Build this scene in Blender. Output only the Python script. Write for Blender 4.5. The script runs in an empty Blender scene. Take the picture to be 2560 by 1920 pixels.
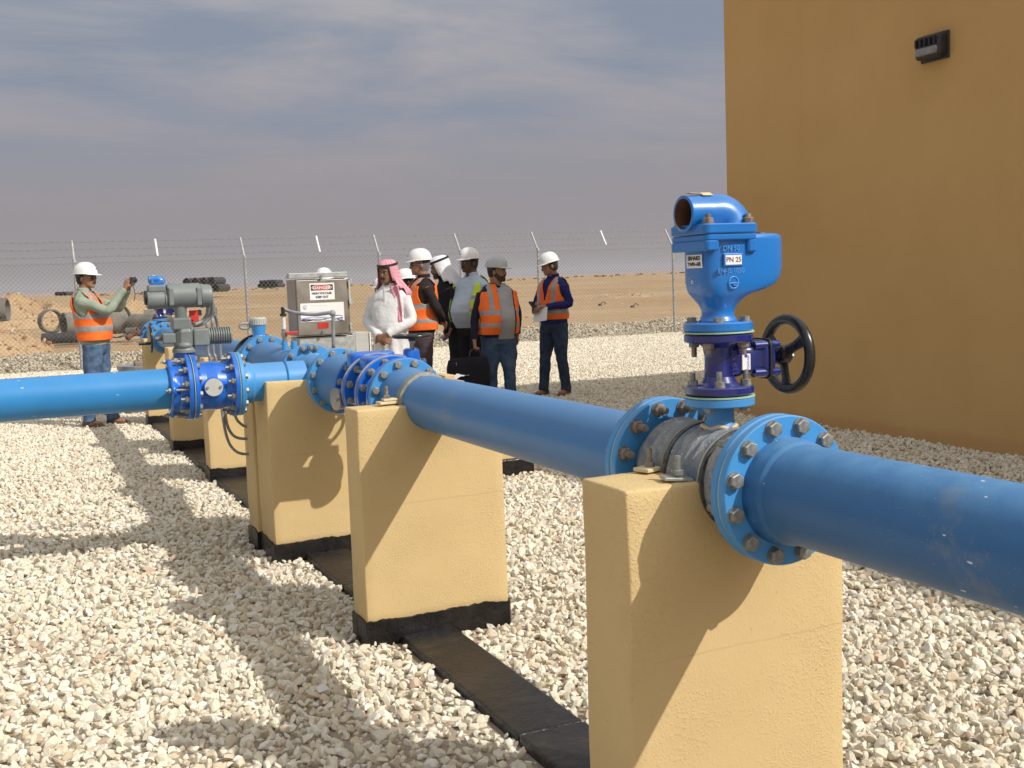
import bpy, bmesh, math, random
import numpy as np
from mathutils import Vector, Matrix, noise as mnoise
rad = math.radians
random.seed(7)
rng = np.random.default_rng(11)
scene = bpy.context.scene
C = scene.collection

# ------------------------------------------------------------------ camera
CAM_H, YAW, PITCH, ROLL, FPX = 1.46, rad(24.2), rad(5.37), rad(2.14), 2800.0
Fv = Vector((math.sin(YAW)*math.cos(PITCH), math.cos(YAW)*math.cos(PITCH), -math.sin(PITCH)))
R0 = Vector((math.cos(YAW), -math.sin(YAW), 0.0))
U0 = R0.cross(Fv)
Rv = R0*math.cos(ROLL) - U0*math.sin(ROLL)
Uv = R0*math.sin(ROLL) + U0*math.cos(ROLL)
cam_data = bpy.data.cameras.new('camera')
cam = bpy.data.objects.new('camera', cam_data)
C.objects.link(cam)
scene.camera = cam
m = Matrix((Rv, Uv, -Fv)).transposed().to_4x4()
m.translation = (0, 0, CAM_H)
cam.matrix_world = m
cam_data.sensor_width = 36.0
cam_data.lens = 36.0*FPX/2560.0
cam_data.clip_start = 0.05
cam_data.clip_end = 20000.0

# ------------------------------------------------------------------ world
SUN = Vector((0.70, -0.94, 1.0)).normalized()      # towards the sun
SUN_EL = math.asin(SUN.z)
w = bpy.data.worlds.new("World"); scene.world = w; w.use_nodes = True
nt = w.node_tree; nt.nodes.clear()
def N(t, typ, **kw):
    n = t.nodes.new(typ)
    for k, v in kw.items():
        if k in n.inputs.keys() if hasattr(n.inputs, 'keys') else False: n.inputs[k].default_value = v
        else: setattr(n, k, v)
    return n
wo = nt.nodes.new('ShaderNodeOutputWorld')
sky = nt.nodes.new('ShaderNodeTexSky'); sky.sky_type = 'NISHITA'; sky.sun_disc = False
sky.sun_elevation = SUN_EL; sky.sun_rotation = math.atan2(SUN.x, SUN.y)
sky.dust_density = 4.0; sky.air_density = 1.0
bg1 = nt.nodes.new('ShaderNodeBackground'); bg1.inputs[1].default_value = 0.08
nt.links.new(sky.outputs[0], bg1.inputs[0])
tc = nt.nodes.new('ShaderNodeTexCoord')
sep = nt.nodes.new('ShaderNodeSeparateXYZ'); nt.links.new(tc.outputs['Generated'], sep.inputs[0])
addz = nt.nodes.new('ShaderNodeMath'); addz.operation = 'MAXIMUM'; addz.inputs[1].default_value = 0.0
nt.links.new(sep.outputs[2], addz.inputs[0])
addz2 = nt.nodes.new('ShaderNodeMath'); addz2.operation = 'ADD'; addz2.inputs[1].default_value = 0.10
nt.links.new(addz.outputs[0], addz2.inputs[0])
dv = []
for i in (0, 1):
    d = nt.nodes.new('ShaderNodeMath'); d.operation = 'DIVIDE'
    nt.links.new(sep.outputs[i], d.inputs[0]); nt.links.new(addz2.outputs[0], d.inputs[1]); dv.append(d)
cmb = nt.nodes.new('ShaderNodeCombineXYZ')
nt.links.new(dv[0].outputs[0], cmb.inputs[0]); nt.links.new(dv[1].outputs[0], cmb.inputs[1])
mp = nt.nodes.new('ShaderNodeMapping'); mp.inputs['Rotation'].default_value = (0, 0, rad(24)); mp.inputs['Scale'].default_value = (1.0, 1.35, 1.0)
mp.inputs['Location'].default_value = (2.3, 0.4, 0)
nt.links.new(cmb.outputs[0], mp.inputs[0])
nz = nt.nodes.new('ShaderNodeTexNoise'); nz.inputs['Scale'].default_value = 0.85; nz.inputs['Detail'].default_value = 9; nz.inputs['Roughness'].default_value = 0.58; nz.inputs['Distortion'].default_value = 0.35
nt.links.new(mp.outputs[0], nz.inputs['Vector'])
cr = nt.nodes.new('ShaderNodeValToRGB'); cr.color_ramp.elements[0].position = 0.40; cr.color_ramp.elements[1].position = 0.60
nt.links.new(nz.outputs[0], cr.inputs[0])
grad = nt.nodes.new('ShaderNodeValToRGB')       # clear air between the clouds, from the dusty horizon upwards
el = grad.color_ramp.elements
el[0].position = 0.0; el[0].color = (0.285, 0.252, 0.262, 1)
el[1].position = 1.0; el[1].color = (0.44, 0.47, 0.52, 1)
for p, c in ((0.04, (0.298, 0.270, 0.290, 1)), (0.09, (0.300, 0.290, 0.325, 1)), (0.14, (0.258, 0.290, 0.365, 1)), (0.22, (0.245, 0.290, 0.375, 1)), (0.40, (0.37, 0.41, 0.48, 1))):
    e = el.new(p); e.color = c
nt.links.new(addz.outputs[0], grad.inputs[0])
cl = nt.nodes.new('ShaderNodeValToRGB')         # cloud colour, same range
el = cl.color_ramp.elements
el[0].position = 0.0; el[0].color = (0.290, 0.252, 0.258, 1)
el[1].position = 1.0; el[1].color = (0.60, 0.60, 0.60, 1)
for p, c in ((0.06, (0.305, 0.275, 0.292, 1)), (0.14, (0.360, 0.340, 0.372, 1)), (0.25, (0.435, 0.425, 0.450, 1)), (0.45, (0.54, 0.53, 0.54, 1))):
    e = el.new(p); e.color = c
nt.links.new(addz.outputs[0], cl.inputs[0])
mixc = nt.nodes.new('ShaderNodeMixRGB')
nt.links.new(cr.outputs[0], mixc.inputs[0]); nt.links.new(grad.outputs[0], mixc.inputs[1]); nt.links.new(cl.outputs[0], mixc.inputs[2])
vd = nt.nodes.new('ShaderNodeVectorMath'); vd.operation = 'DOT_PRODUCT'; vd.inputs[1].default_value = tuple(SUN)
nrm_ = nt.nodes.new('ShaderNodeVectorMath'); nrm_.operation = 'NORMALIZE'; nt.links.new(tc.outputs['Generated'], nrm_.inputs[0]); nt.links.new(nrm_.outputs[0], vd.inputs[0])
glow = nt.nodes.new('ShaderNodeValToRGB'); el = glow.color_ramp.elements      # thin cloud glows round the sun
el[0].position = 0.0; el[0].color = (0, 0, 0, 1); el[1].position = 1.0; el[1].color = (1.3, 1.2, 1.05, 1)
for p, c in ((0.30, (0.05, 0.045, 0.038, 1)), (0.65, (0.20, 0.18, 0.155, 1)), (0.90, (0.55, 0.50, 0.43, 1))):
    e = el.new(p); e.color = c
nt.links.new(vd.outputs['Value'], glow.inputs[0])
addg = nt.nodes.new('ShaderNodeMixRGB'); addg.blend_type = 'ADD'; addg.inputs[0].default_value = 1.0; addg.use_clamp = False
nt.links.new(mixc.outputs[0], addg.inputs[1]); nt.links.new(glow.outputs[0], addg.inputs[2])
bg2 = nt.nodes.new('ShaderNodeBackground'); bg2.inputs[1].default_value = 1.0
nt.links.new(addg.outputs[0], bg2.inputs[0])
mxs = nt.nodes.new('ShaderNodeMixShader'); mxs.inputs[0].default_value = 0.93
nt.links.new(bg1.outputs[0], mxs.inputs[1]); nt.links.new(bg2.outputs[0], mxs.inputs[2])
nt.links.new(mxs.outputs[0], wo.inputs[0])

sd = bpy.data.lights.new('sun', 'SUN'); sd.energy = 3.75; sd.angle = rad(0.6); sd.color = (1.0, 0.955, 0.885)
so = bpy.data.objects.new('sun', sd); C.objects.link(so)
so.rotation_euler = SUN.to_track_quat('Z', 'Y').to_euler()
so.location = (5, -8, 12)

scene.view_settings.view_transform = 'Standard'; scene.view_settings.look = 'None'
scene.view_settings.exposure = 0.0; scene.view_settings.gamma = 1.0
scene.render.engine = 'CYCLES'
scene.cycles.max_bounces = 6

# ------------------------------------------------------------------ geometry helpers
def at(px, py, Y):                 # point on the plane y = Y seen at a pixel of the 2560 wide photograph
    r = Fv + Rv*((px-1280)/FPX) - Uv*((py-960)/FPX)
    t = Y/r.y
    return Vector((r.x*t, Y, CAM_H + r.z*t))
def atd(px, py, d):
    r = Fv + Rv*((px-1280)/FPX) - Uv*((py-960)/FPX)
    return Vector((0, 0, CAM_H)) + r*d
def gat(px, d):                    # ground point under a pixel column at depth d
    p = atd(px, 710, d); return Vector((p.x, p.y, 0))

def frame(d):
    d = Vector(d).normalized()
    a = Vector((0, 0, 1)) if abs(d.z) < 0.9 else Vector((1, 0, 0))
    u = a.cross(d).normalized(); v = d.cross(u)
    return u, v, d

class MB:
    def __init__(s): s.v = []; s.f = []; s.m = []; s.sm = []
    def add(s, vs, fs, mi=0, smooth=True):
        o = len(s.v); s.v += [Vector(x) for x in vs]
        s.f += [tuple(i+o for i in f) for f in fs]; s.m += [mi]*len(fs); s.sm += [smooth]*len(fs)
        return s
    def box(s, c, size, mi=0, M=None):
        x, y, z = size[0]/2, size[1]/2, size[2]/2
        vs = [Vector(p) for p in ((-x,-y,-z),(x,-y,-z),(x,y,-z),(-x,y,-z),(-x,-y,z),(x,-y,z),(x,y,z),(-x,y,z))]
        if M: vs = [M @ p for p in vs]
        vs = [p + Vector(c) for p in vs]
        return s.add(vs, [(0,3,2,1),(4,5,6,7),(0,1,5,4),(1,2,6,5),(2,3,7,6),(3,0,4,7)], mi, False)
    def bx(s, x0, x1, y0, y1, z0, z1, mi=0):
        return s.box(((x0+x1)/2, (y0+y1)/2, (z0+z1)/2), (x1-x0, y1-y0, z1-z0), mi)
    def rings(s, rings, closed=True, caps=(True, True), mi=0, smooth=True):
        n = len(rings[0]); vs = [p for r in rings for p in r]; fs = []
        for i in range(len(rings)-1):
            for j in range(n if closed else n-1):
                k = (j+1) % n
                fs.append((i*n+j, i*n+k, (i+1)*n+k, (i+1)*n+j))
        s.add(vs, fs, mi, smooth)
        o = len(s.v)-len(vs)
        if caps[0]: s.f.append(tuple(o+i for i in reversed(range(n)))); s.m.append(mi); s.sm.append(False)
        if caps[1]: s.f.append(tuple(o+(len(rings)-1)*n+i for i in range(n))); s.m.append(mi); s.sm.append(False)
        return s
    def lathe(s, prof, o, d, n=48, mi=0, smooth=True, caps=(True, True)):
        u, v, d = frame(d); o = Vector(o); out = []
        last = None; res = []
        for t, r in prof:                # doubled points where the angle is sharp keep edges crisp
            res.append((t, r))
        # flat shading between breaks: build strips separately
        for a, b in zip(res[:-1], res[1:]):
            ra = [o + d*a[0] + (u*math.cos(2*math.pi*i/n) + v*math.sin(2*math.pi*i/n))*a[1] for i in range(n)]
            rb = [o + d*b[0] + (u*math.cos(2*math.pi*i/n) + v*math.sin(2*math.pi*i/n))*b[1] for i in range(n)]
            s.rings([ra, rb], True, (False, False), mi, smooth)
        for k, (t, r) in ((0, res[0]), (1, res[-1])):
            if caps[k] and r > 1e-5:
                rr = [o + d*t + (u*math.cos(2*math.pi*i/n) + v*math.sin(2*math.pi*i/n))*r for i in range(n)]
                s.add(rr, [tuple(range(n)) if k else tuple(reversed(range(n)))], mi, False)
        return s
    def cyl(s, a, b, r, r2=None, n=20, mi=0, smooth=True):
        a = Vector(a); b = Vector(b)
        return s.lathe([(0, r), ((b-a).length, r if r2 is None else r2)], a, b-a, n, mi, smooth)
    def tube(s, pts, r, n=10, mi=0, sub=6, closed=False):
        P = [Vector(p) for p in pts]
        if not hasattr(r, '__len__'): r = [r]*len(P)
        if sub > 1 and len(P) > 2:
            Q = []; RR = []
            L = len(P); rng_ = range(L if closed else L-1)
            for i in rng_:
                p0 = P[(i-1) % L] if (closed or i > 0) else P[i]*2-P[i+1]
                p1 = P[i]; p2 = P[(i+1) % L]
                p3 = P[(i+2) % L] if (closed or i+2 < L) else P[i+1]*2-P[i]
                for k in range(sub):
                    t = k/sub
                    Q.append(0.5*((2*p1)+(p2-p0)*t+(2*p0-5*p1+4*p2-p3)*t*t+(3*p1-p0-3*p2+p3)*t**3))
                    RR.append(r[i]*(1-t)+r[(i+1) % L]*t)
            if not closed: Q.append(P[-1]); RR.append(r[-1])
            P, r = Q, RR
        rs = []; u = None; L = len(P)
        for i, p in enumerate(P):
            if closed: d = P[(i+1) % L]-P[(i-1) % L]
            else: d = P[min(i+1, L-1)]-P[max(i-1, 0)]
            d.normalize()
            if u is None: u, v, _ = frame(d)
            else:
                u = (u - d*u.dot(d)).normalized(); v = d.cross(u)
            rs.append([p+(u*math.cos(2*math.pi*k/n)+v*math.sin(2*math.pi*k/n))*r[i] for k in range(n)])
        if closed: rs.append(rs[0])
        return s.rings(rs, True, (not closed, not closed), mi, True)
    def ell(s, c, rx, ry, rz, n=20, m_=12, mi=0, M=None):
        rs = []; c = Vector(c)
        for i in range(m_+1):
            a = -math.pi/2+math.pi*i/m_; cr_ = max(math.cos(a), 1e-3)
            ring = [Vector((rx*cr_*math.cos(2*math.pi*k/n), ry*cr_*math.sin(2*math.pi*k/n), rz*math.sin(a))) for k in range(n)]
            if M: ring = [M @ p for p in ring]
            rs.append([p+c for p in ring])
        return s.rings(rs, True, (True, True), mi, True)
    def hexa(s, c, d, r, h, mi=0, rot=0.0, n=6, cham=0.12):
        u, v, d = frame(d); c = Vector(c)
        def rr(t, q): return [c+d*t+(u*math.cos(2*math.pi*k/n+rot)+v*math.sin(2*math.pi*k/n+rot))*q for k in range(n)]
        return s.rings([rr(0, r), rr(h*(1-cham), r), rr(h, r*0.86)], True, (True, True), mi, False)
    def poly(s, pts, d, mi=0):          # flat outline extruded by vector d
        pts = [Vector(p) for p in pts]; d = Vector(d)
        return s.rings([pts, [p+d for p in pts]], True, (True, True), mi, False)
    def xf(s, M):
        s.v = [M @ p for p in s.v]; return s
    def build(s, name, mats, parent=None, loc=None, bevel=0, seg=2, link=True):
        me = bpy.data.meshes.new(name)
        off = Vector((0, 0, 0))
        if parent is not None:
            q = parent
            while q is not None: off = off + q.location; q = q.parent
        if loc is not None: off = off + Vector(loc)
        me.from_pydata([tuple(p-off) for p in s.v], [], s.f)
        me.polygons.foreach_set('material_index', s.m); me.polygons.foreach_set('use_smooth', s.sm)
        if not isinstance(mats, (list, tuple)): mats = [mats]
        for q in mats: me.materials.append(q)
        me.update()
        o = bpy.data.objects.new(name, me)
        if link: C.objects.link(o)
        if parent is not None: o.parent = parent
        if loc is not None: o.location = loc
        if bevel:
            b = o.modifiers.new('bevel', 'BEVEL'); b.width = bevel; b.segments = seg; b.limit_method = 'ANGLE'; b.angle_limit = rad(40)
        return o

def tag(o, label=None, cat=None, group=None, kind=None):
    if label: o['label'] = label
    if cat: o['category'] = cat
    if group: o['group'] = group
    if kind: o['kind'] = kind
    return o
def empty(name, loc, label, cat, group=None):
    o = bpy.data.objects.new(name, None); C.objects.link(o); o.location = loc
    o.empty_display_size = 0.1
    return tag(o, label, cat, group)
def copy_tree(o, parent=None):
    c = o.copy(); C.objects.link(c); c.parent = parent
    for ch in list(o.children): copy_tree(ch, c)
    return c

# ------------------------------------------------------------------ materials
def link(t, a, b): t.links.new(a, b)
def base_mat(name, rough=0.5, metal=0.0, spec=0.5):
    mt = bpy.data.materials.new(name); mt.use_nodes = True
    t = mt.node_tree; b = t.nodes['Principled BSDF']
    b.inputs['Roughness'].default_value = rough; b.inputs['Metallic'].default_value = metal
    if 'Specular IOR Level' in b.inputs: b.inputs['Specular IOR Level'].default_value = spec
    return mt, t, b
def noise_n(t, scale, detail=4, rough=0.55, coord='Object', dist=0.0, vec=None):
    n = t.nodes.new('ShaderNodeTexNoise'); n.inputs['Scale'].default_value = scale; n.inputs['Detail'].default_value = detail
    n.inputs['Roughness'].default_value = rough; n.inputs['Distortion'].default_value = dist
    if vec is None:
        c = t.nodes.new('ShaderNodeTexCoord'); vec = c.outputs[coord]
    link(t, vec, n.inputs['Vector']); return n
def ramp(t, src, stops):
    r = t.nodes.new('ShaderNodeValToRGB'); e = r.color_ramp.elements
    e[0].position, e[0].color = stops[0][0], (*stops[0][1], 1)
    e[1].position, e[1].color = stops[-1][0], (*stops[-1][1], 1)
    for p, c in stops[1:-1]:
        q = e.new(p); q.color = (*c, 1)
    link(t, src, r.inputs[0]); return r
def g3(v): return (v, v, v)
def mix(t, fac, a, b, mode='MIX'):
    n = t.nodes.new('ShaderNodeMixRGB'); n.blend_type = mode
    for i, x in ((0, fac), (1, a), (2, b)):
        if isinstance(x, (int, float)): n.inputs[i].default_value = x
        elif isinstance(x, tuple): n.inputs[i].default_value = (*x, 1)
        else: link(t, x, n.inputs[i])
    return n.outputs[0]
def bump(t, b, src, strength=0.2, dist=0.01, prev=None):
    n = t.nodes.new('ShaderNodeBump'); n.inputs['Strength'].default_value = strength; n.inputs['Distance'].default_value = dist
    link(t, src, n.inputs['Height'])
    if prev is not None: link(t, prev, n.inputs['Normal'])
    link(t, n.outputs[0], b.inputs['Normal']); return n.outputs[0]
def M_var(name, c1, c2, scale=8, rough=0.55, metal=0.0, bs=0.15, bscale=60, bdist=0.003, spec=0.5, rvar=0.1):
    mt, t, b = base_mat(name, rough, metal, spec)
    n = noise_n(t, scale, 6, 0.6)
    r = ramp(t, n.outputs[0], [(0.35, c1), (0.65, c2)]); link(t, r.outputs[0], b.inputs['Base Color'])
    rr = ramp(t, n.outputs[0], [(0.3, g3(max(0.02, rough-rvar))), (0.7, g3(min(1, rough+rvar)))]); link(t, rr.outputs[0], b.inputs['Roughness'])
    if bs: bump(t, b, noise_n(t, bscale, 3).outputs[0], bs, bdist)
    return mt
def M_paint(name, col, dust=(0.30, 0.33, 0.36), dust_lit_amt=0.35, rough=0.35, speck=0.0, coat=0.0, stretch=(1.3, 0.6, 1.6), vs=22, gate_=(0.46, 0.60)):
    """painted steel: dust on upward faces (near pipe: sunlit top painted in too), chips and scratches as specks"""
    mt, t, b = base_mat(name, rough)
    tcn = t.nodes.new('ShaderNodeTexCoord')
    n = noise_n(t, 5, 7, 0.62, vec=tcn.outputs['Object'])
    c0 = mix(t, n.outputs[0], tuple(x*0.85 for x in col), tuple(min(1, x*1.15) for x in col))
    geo = t.nodes.new('ShaderNodeNewGeometry'); sp = t.nodes.new('ShaderNodeSeparateXYZ'); link(t, geo.outputs['Normal'], sp.inputs[0])
    up = ramp(t, sp.outputs[2], [(0.15, g3(0)), (1.0, g3(1))])
    n2 = noise_n(t, 14, 6, 0.7, vec=tcn.outputs['Object'])
    dn = ramp(t, n2.outputs[0], [(0.30, g3(0.35)), (0.72, g3(1))])
    f = mix(t, 1.0, up.outputs[0], dn.outputs[0], 'MULTIPLY'); f = mix(t, 1.0, f, g3(dust_lit_amt), 'MULTIPLY')
    c1 = mix(t, f, c0, dust)
    if speck:
        mpn = t.nodes.new('ShaderNodeMapping'); mpn.inputs['Rotation'].default_value = (0.7, 0.10, 0.16); mpn.inputs['Scale'].default_value = stretch
        link(t, tcn.outputs['Object'], mpn.inputs[0])
        v = t.nodes.new('ShaderNodeTexVoronoi'); v.inputs['Scale'].default_value = vs; link(t, mpn.outputs[0], v.inputs['Vector'])
        nn = noise_n(t, 90, 2, 0.5, vec=tcn.outputs['Object'])
        s_ = t.nodes.new('ShaderNodeMath'); s_.operation = 'MULTIPLY_ADD'; s_.inputs[1].default_value = 0.16
        link(t, nn.outputs[0], s_.inputs[0]); link(t, v.outputs['Distance'], s_.inputs[2])
        sr = ramp(t, s_.outputs[0], [(0.14*speck+0.03, g3(1)), (0.14*speck+0.055, g3(0))])
        n4 = noise_n(t, 3.1, 2, vec=tcn.outputs['Object']); gate = ramp(t, n4.outputs[0], [(gate_[0], g3(0)), (gate_[1], g3(1))])
        sf = mix(t, 1.0, sr.outputs[0], gate.outputs[0], 'MULTIPLY')
        c1 = mix(t, sf, c1, (0.66, 0.70, 0.72))
    n7 = noise_n(t, 3.4, 6, 0.7, vec=tcn.outputs['Object']); st7 = ramp(t, n7.outputs[0], [(0.60, g3(0)), (0.74, g3(0.45))])
    c1 = mix(t, mix(t, 1.0, st7.outputs[0], g3(min(1, dust_lit_amt*1.3)), 'MULTIPLY'), c1, (0.30, 0.28, 0.22))
    if speck:
        m2 = t.nodes.new('ShaderNodeMapping'); m2.inputs['Rotation'].default_value = (0.2, 0.1, -0.3); m2.inputs['Scale'].default_value = (1.0, 1.0, 4.0); link(t, tcn.outputs['Object'], m2.inputs[0])
        v2_ = t.nodes.new('ShaderNodeTexVoronoi'); v2_.inputs['Scale'].default_value = 55; link(t, m2.outputs[0], v2_.inputs['Vector'])
        s2_ = ramp(t, v2_.outputs['Distance'], [(0.05, g3(0.8)), (0.10, g3(0))])
        c1 = mix(t, mix(t, 1.0, s2_.outputs[0], gate.outputs[0], 'MULTIPLY'), c1, (0.40, 0.48, 0.55))
    link(t, c1, b.inputs['Base Color'])
    rr = mix(t, f, g3(rough), g3(0.8)); link(t, rr, b.inputs['Roughness'])
    if coat and 'Coat Weight' in b.inputs: b.inputs['Coat Weight'].default_value = coat; b.inputs['Coat Roughness'].default_value = 0.08
    bump(t, b, noise_n(t, 40, 4, vec=tcn.outputs['Object']).outputs[0], 0.08, 0.004)
    return mt

M = {}
M['pipe'] = M_paint('dusty_blue_pipe_paint', (0.040, 0.190, 0.46), dust=(0.20, 0.29, 0.38), dust_lit_amt=0.50, rough=0.42, speck=0.5)
M['pipenear'] = M_paint('scratched_blue_pipe_paint', (0.022, 0.130, 0.34), dust=(0.13, 0.30, 0.50), dust_lit_amt=0.75, rough=0.48, speck=0.7)  # dusty top also brightened in the colour, for sun on the upper side
M['pipe_worn'] = M_paint('chipped_blue_pipe_paint', (0.028, 0.235, 0.56), dust=(0.2, 0.32, 0.45), dust_lit_amt=0.25, rough=0.33, speck=0.85, stretch=(0.45, 1.3, 1.3), vs=24, gate_=(0.44, 0.58))
M['flange'] = M_paint('light_blue_flange_paint', (0.06, 0.29, 0.64), dust_lit_amt=0.3, rough=0.4, speck=0.25)
M['valve'] = M_paint('glossy_blue_valve_epoxy', (0.008, 0.135, 0.60), dust_lit_amt=0.10, rough=0.28, coat=0.5)
M['airvalve'] = M_paint('blue_air_valve_epoxy', (0.010, 0.175, 0.56), dust_lit_amt=0.22, rough=0.28, coat=0.5)
M['navy'] = M_paint('navy_valve_epoxy', (0.010, 0.020, 0.165), dust=(0.16, 0.18, 0.25), dust_lit_amt=0.25, rough=0.25, coat=0.6)
M['airtext'] = M_paint('raised_lettering_blue', (0.10, 0.34, 0.72), dust_lit_amt=0.3, rough=0.3)
M['navytext'] = M_paint('raised_lettering_navy', (0.06, 0.05, 0.26), dust_lit_amt=0.2, rough=0.3)
M['steel'] = M_var('galvanised_bolt_steel', (0.22, 0.23, 0.22), (0.36, 0.37, 0.35), 60, 0.48, 0.55, 0.2, 200, 0.001)
M['rust'] = M_var('rusty_bore', (0.09, 0.035, 0.02), (0.16, 0.07, 0.04), 30, 0.8, 0.0)
M['rustbolt'] = M_var('weathered_bolt', (0.20, 0.15, 0.11), (0.33, 0.31, 0.28), 40, 0.6, 0.4)
M['gasket'] = M_var('pale_green_gasket', (0.32, 0.50, 0.36), (0.40, 0.56, 0.42), 30, 0.7)
M['black'] = M_var('black_rubber', (0.012, 0.012, 0.012), (0.025, 0.024, 0.024), 20, 0.55)
M['wheel'] = M_var('black_gloss_wheel', (0.008, 0.008, 0.010), (0.03, 0.028, 0.028), 18, 0.25, 0, 0.1, 60, 0.002)
def M_wrap():
    mt, t, b = base_mat('crinkled_plastic_wrap', 0.25)
    tcn = t.nodes.new('ShaderNodeTexCoord'); n = noise_n(t, 12, 6, 0.65, vec=tcn.outputs['Object'])
    r = ramp(t, n.outputs[0], [(0.32, (0.13, 0.19, 0.26)), (0.50, (0.26, 0.28, 0.30)), (0.68, (0.42, 0.41, 0.38))])
    v = t.nodes.new('ShaderNodeTexVoronoi'); v.inputs['Scale'].default_value = 130; link(t, tcn.outputs['Object'], v.inputs['Vector'])
    g_ = noise_n(t, 20, 3, vec=tcn.outputs['Object']); gr = ramp(t, g_.outputs[0], [(0.50, g3(0)), (0.62, g3(1))]); vr = ramp(t, v.outputs['Distance'], [(0.22, g3(1)), (0.30, g3(0))])
    c = mix(t, mix(t, 1.0, gr.outputs[0], vr.outputs[0], 'MULTIPLY'), r.outputs[0], (0.72, 0.73, 0.74)); link(t, c, b.inputs['Base Color'])  # pale specks mixed into the colour act as glints on the crinkles
    n2 = noise_n(t, 60, 5, 0.7, vec=tcn.outputs['Object'], dist=1.5); bump(t, b, n2.outputs[0], 0.9, 0.006); return mt
M['wrap'] = M_wrap()
M['wrapdark'] = M_var('grimy_sleeve_edge', (0.03, 0.03, 0.03), (0.12, 0.12, 0.12), 60, 0.5)
M['clampsteel'] = M_var('painted_clamp_steel', (0.33, 0.34, 0.33), (0.52, 0.50, 0.44), 30, 0.4, 0.5)
M['clampcream'] = M_var('cream_splashed_clamp', (0.60, 0.48, 0.27), (0.70, 0.60, 0.42), 40, 0.7)
M['grout'] = M_var('grey_grout_collar', (0.20, 0.21, 0.19), (0.34, 0.34, 0.30), 40, 0.9, 0, 0.6, 90, 0.006)
M['actuator'] = M_var('grey_actuator_paint', (0.155, 0.180, 0.176), (0.205, 0.230, 0.222), 7, 0.42, 0, 0.1, 60, 0.002)
M['stainless'] = M_var('brushed_stainless', (0.30, 0.275, 0.24), (0.41, 0.385, 0.34), 4, 0.42, 0.75, 0.1, 200, 0.001)
M['galv'] = M_var('galvanised_sheet', (0.36, 0.38, 0.38), (0.50, 0.52, 0.51), 25, 0.5, 0.4)
M['conduit'] = M_var('grey_conduit', (0.22, 0.23, 0.235), (0.33, 0.34, 0.35), 15, 0.5, 0.1)
M['greybox'] = M_var('pale_grey_box', (0.45, 0.46, 0.43), (0.52, 0.53, 0.50), 10, 0.6)
M['white'] = M_var('white_plastic', (0.68, 0.68, 0.66), (0.78, 0.78, 0.76), 10, 0.35, 0, 0.05)
M['signwhite'] = M_var('sign_white', (0.80, 0.80, 0.79), (0.84, 0.84, 0.83), 6, 0.5, 0, 0)
M['signblack'] = M_var('sign_black', (0.012, 0.012, 0.014), (0.02, 0.02, 0.02), 6, 0.5, 0, 0)
M['signred'] = M_var('sign_red', (0.48, 0.02, 0.02), (0.55, 0.03, 0.03), 6, 0.5, 0, 0)
M['signblue'] = M_var('sign_blue', (0.03, 0.05, 0.30), (0.05, 0.08, 0.40), 6, 0.5, 0, 0)
M['signpale'] = M_var('sign_pale_blue', (0.50, 0.55, 0.72), (0.58, 0.62, 0.78), 6, 0.5, 0, 0)
M['orange'] = M_var('hi_vis_orange_fabric', (0.86, 0.13, 0.012), (0.95, 0.18, 0.015), 7, 0.75, 0, 0.3, 35, 0.01)
M['reflect'] = M_var('grey_reflective_tape', (0.25, 0.25, 0.25), (0.33, 0.33, 0.325), 30, 0.5, 0, 0.1)
M['lime'] = M_var('hi_vis_yellow_fabric', (0.48, 0.72, 0.03), (0.56, 0.80, 0.06), 9, 0.75, 0, 0.2, 35, 0.01)
M['redlever'] = M_var('red_lever', (0.50, 0.02, 0.02), (0.6, 0.04, 0.03), 9, 0.5)
M['lens'] = M_var('dark_lens', (0.012, 0.010, 0.010), (0.03, 0.02, 0.02), 5, 0.15)

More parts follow.
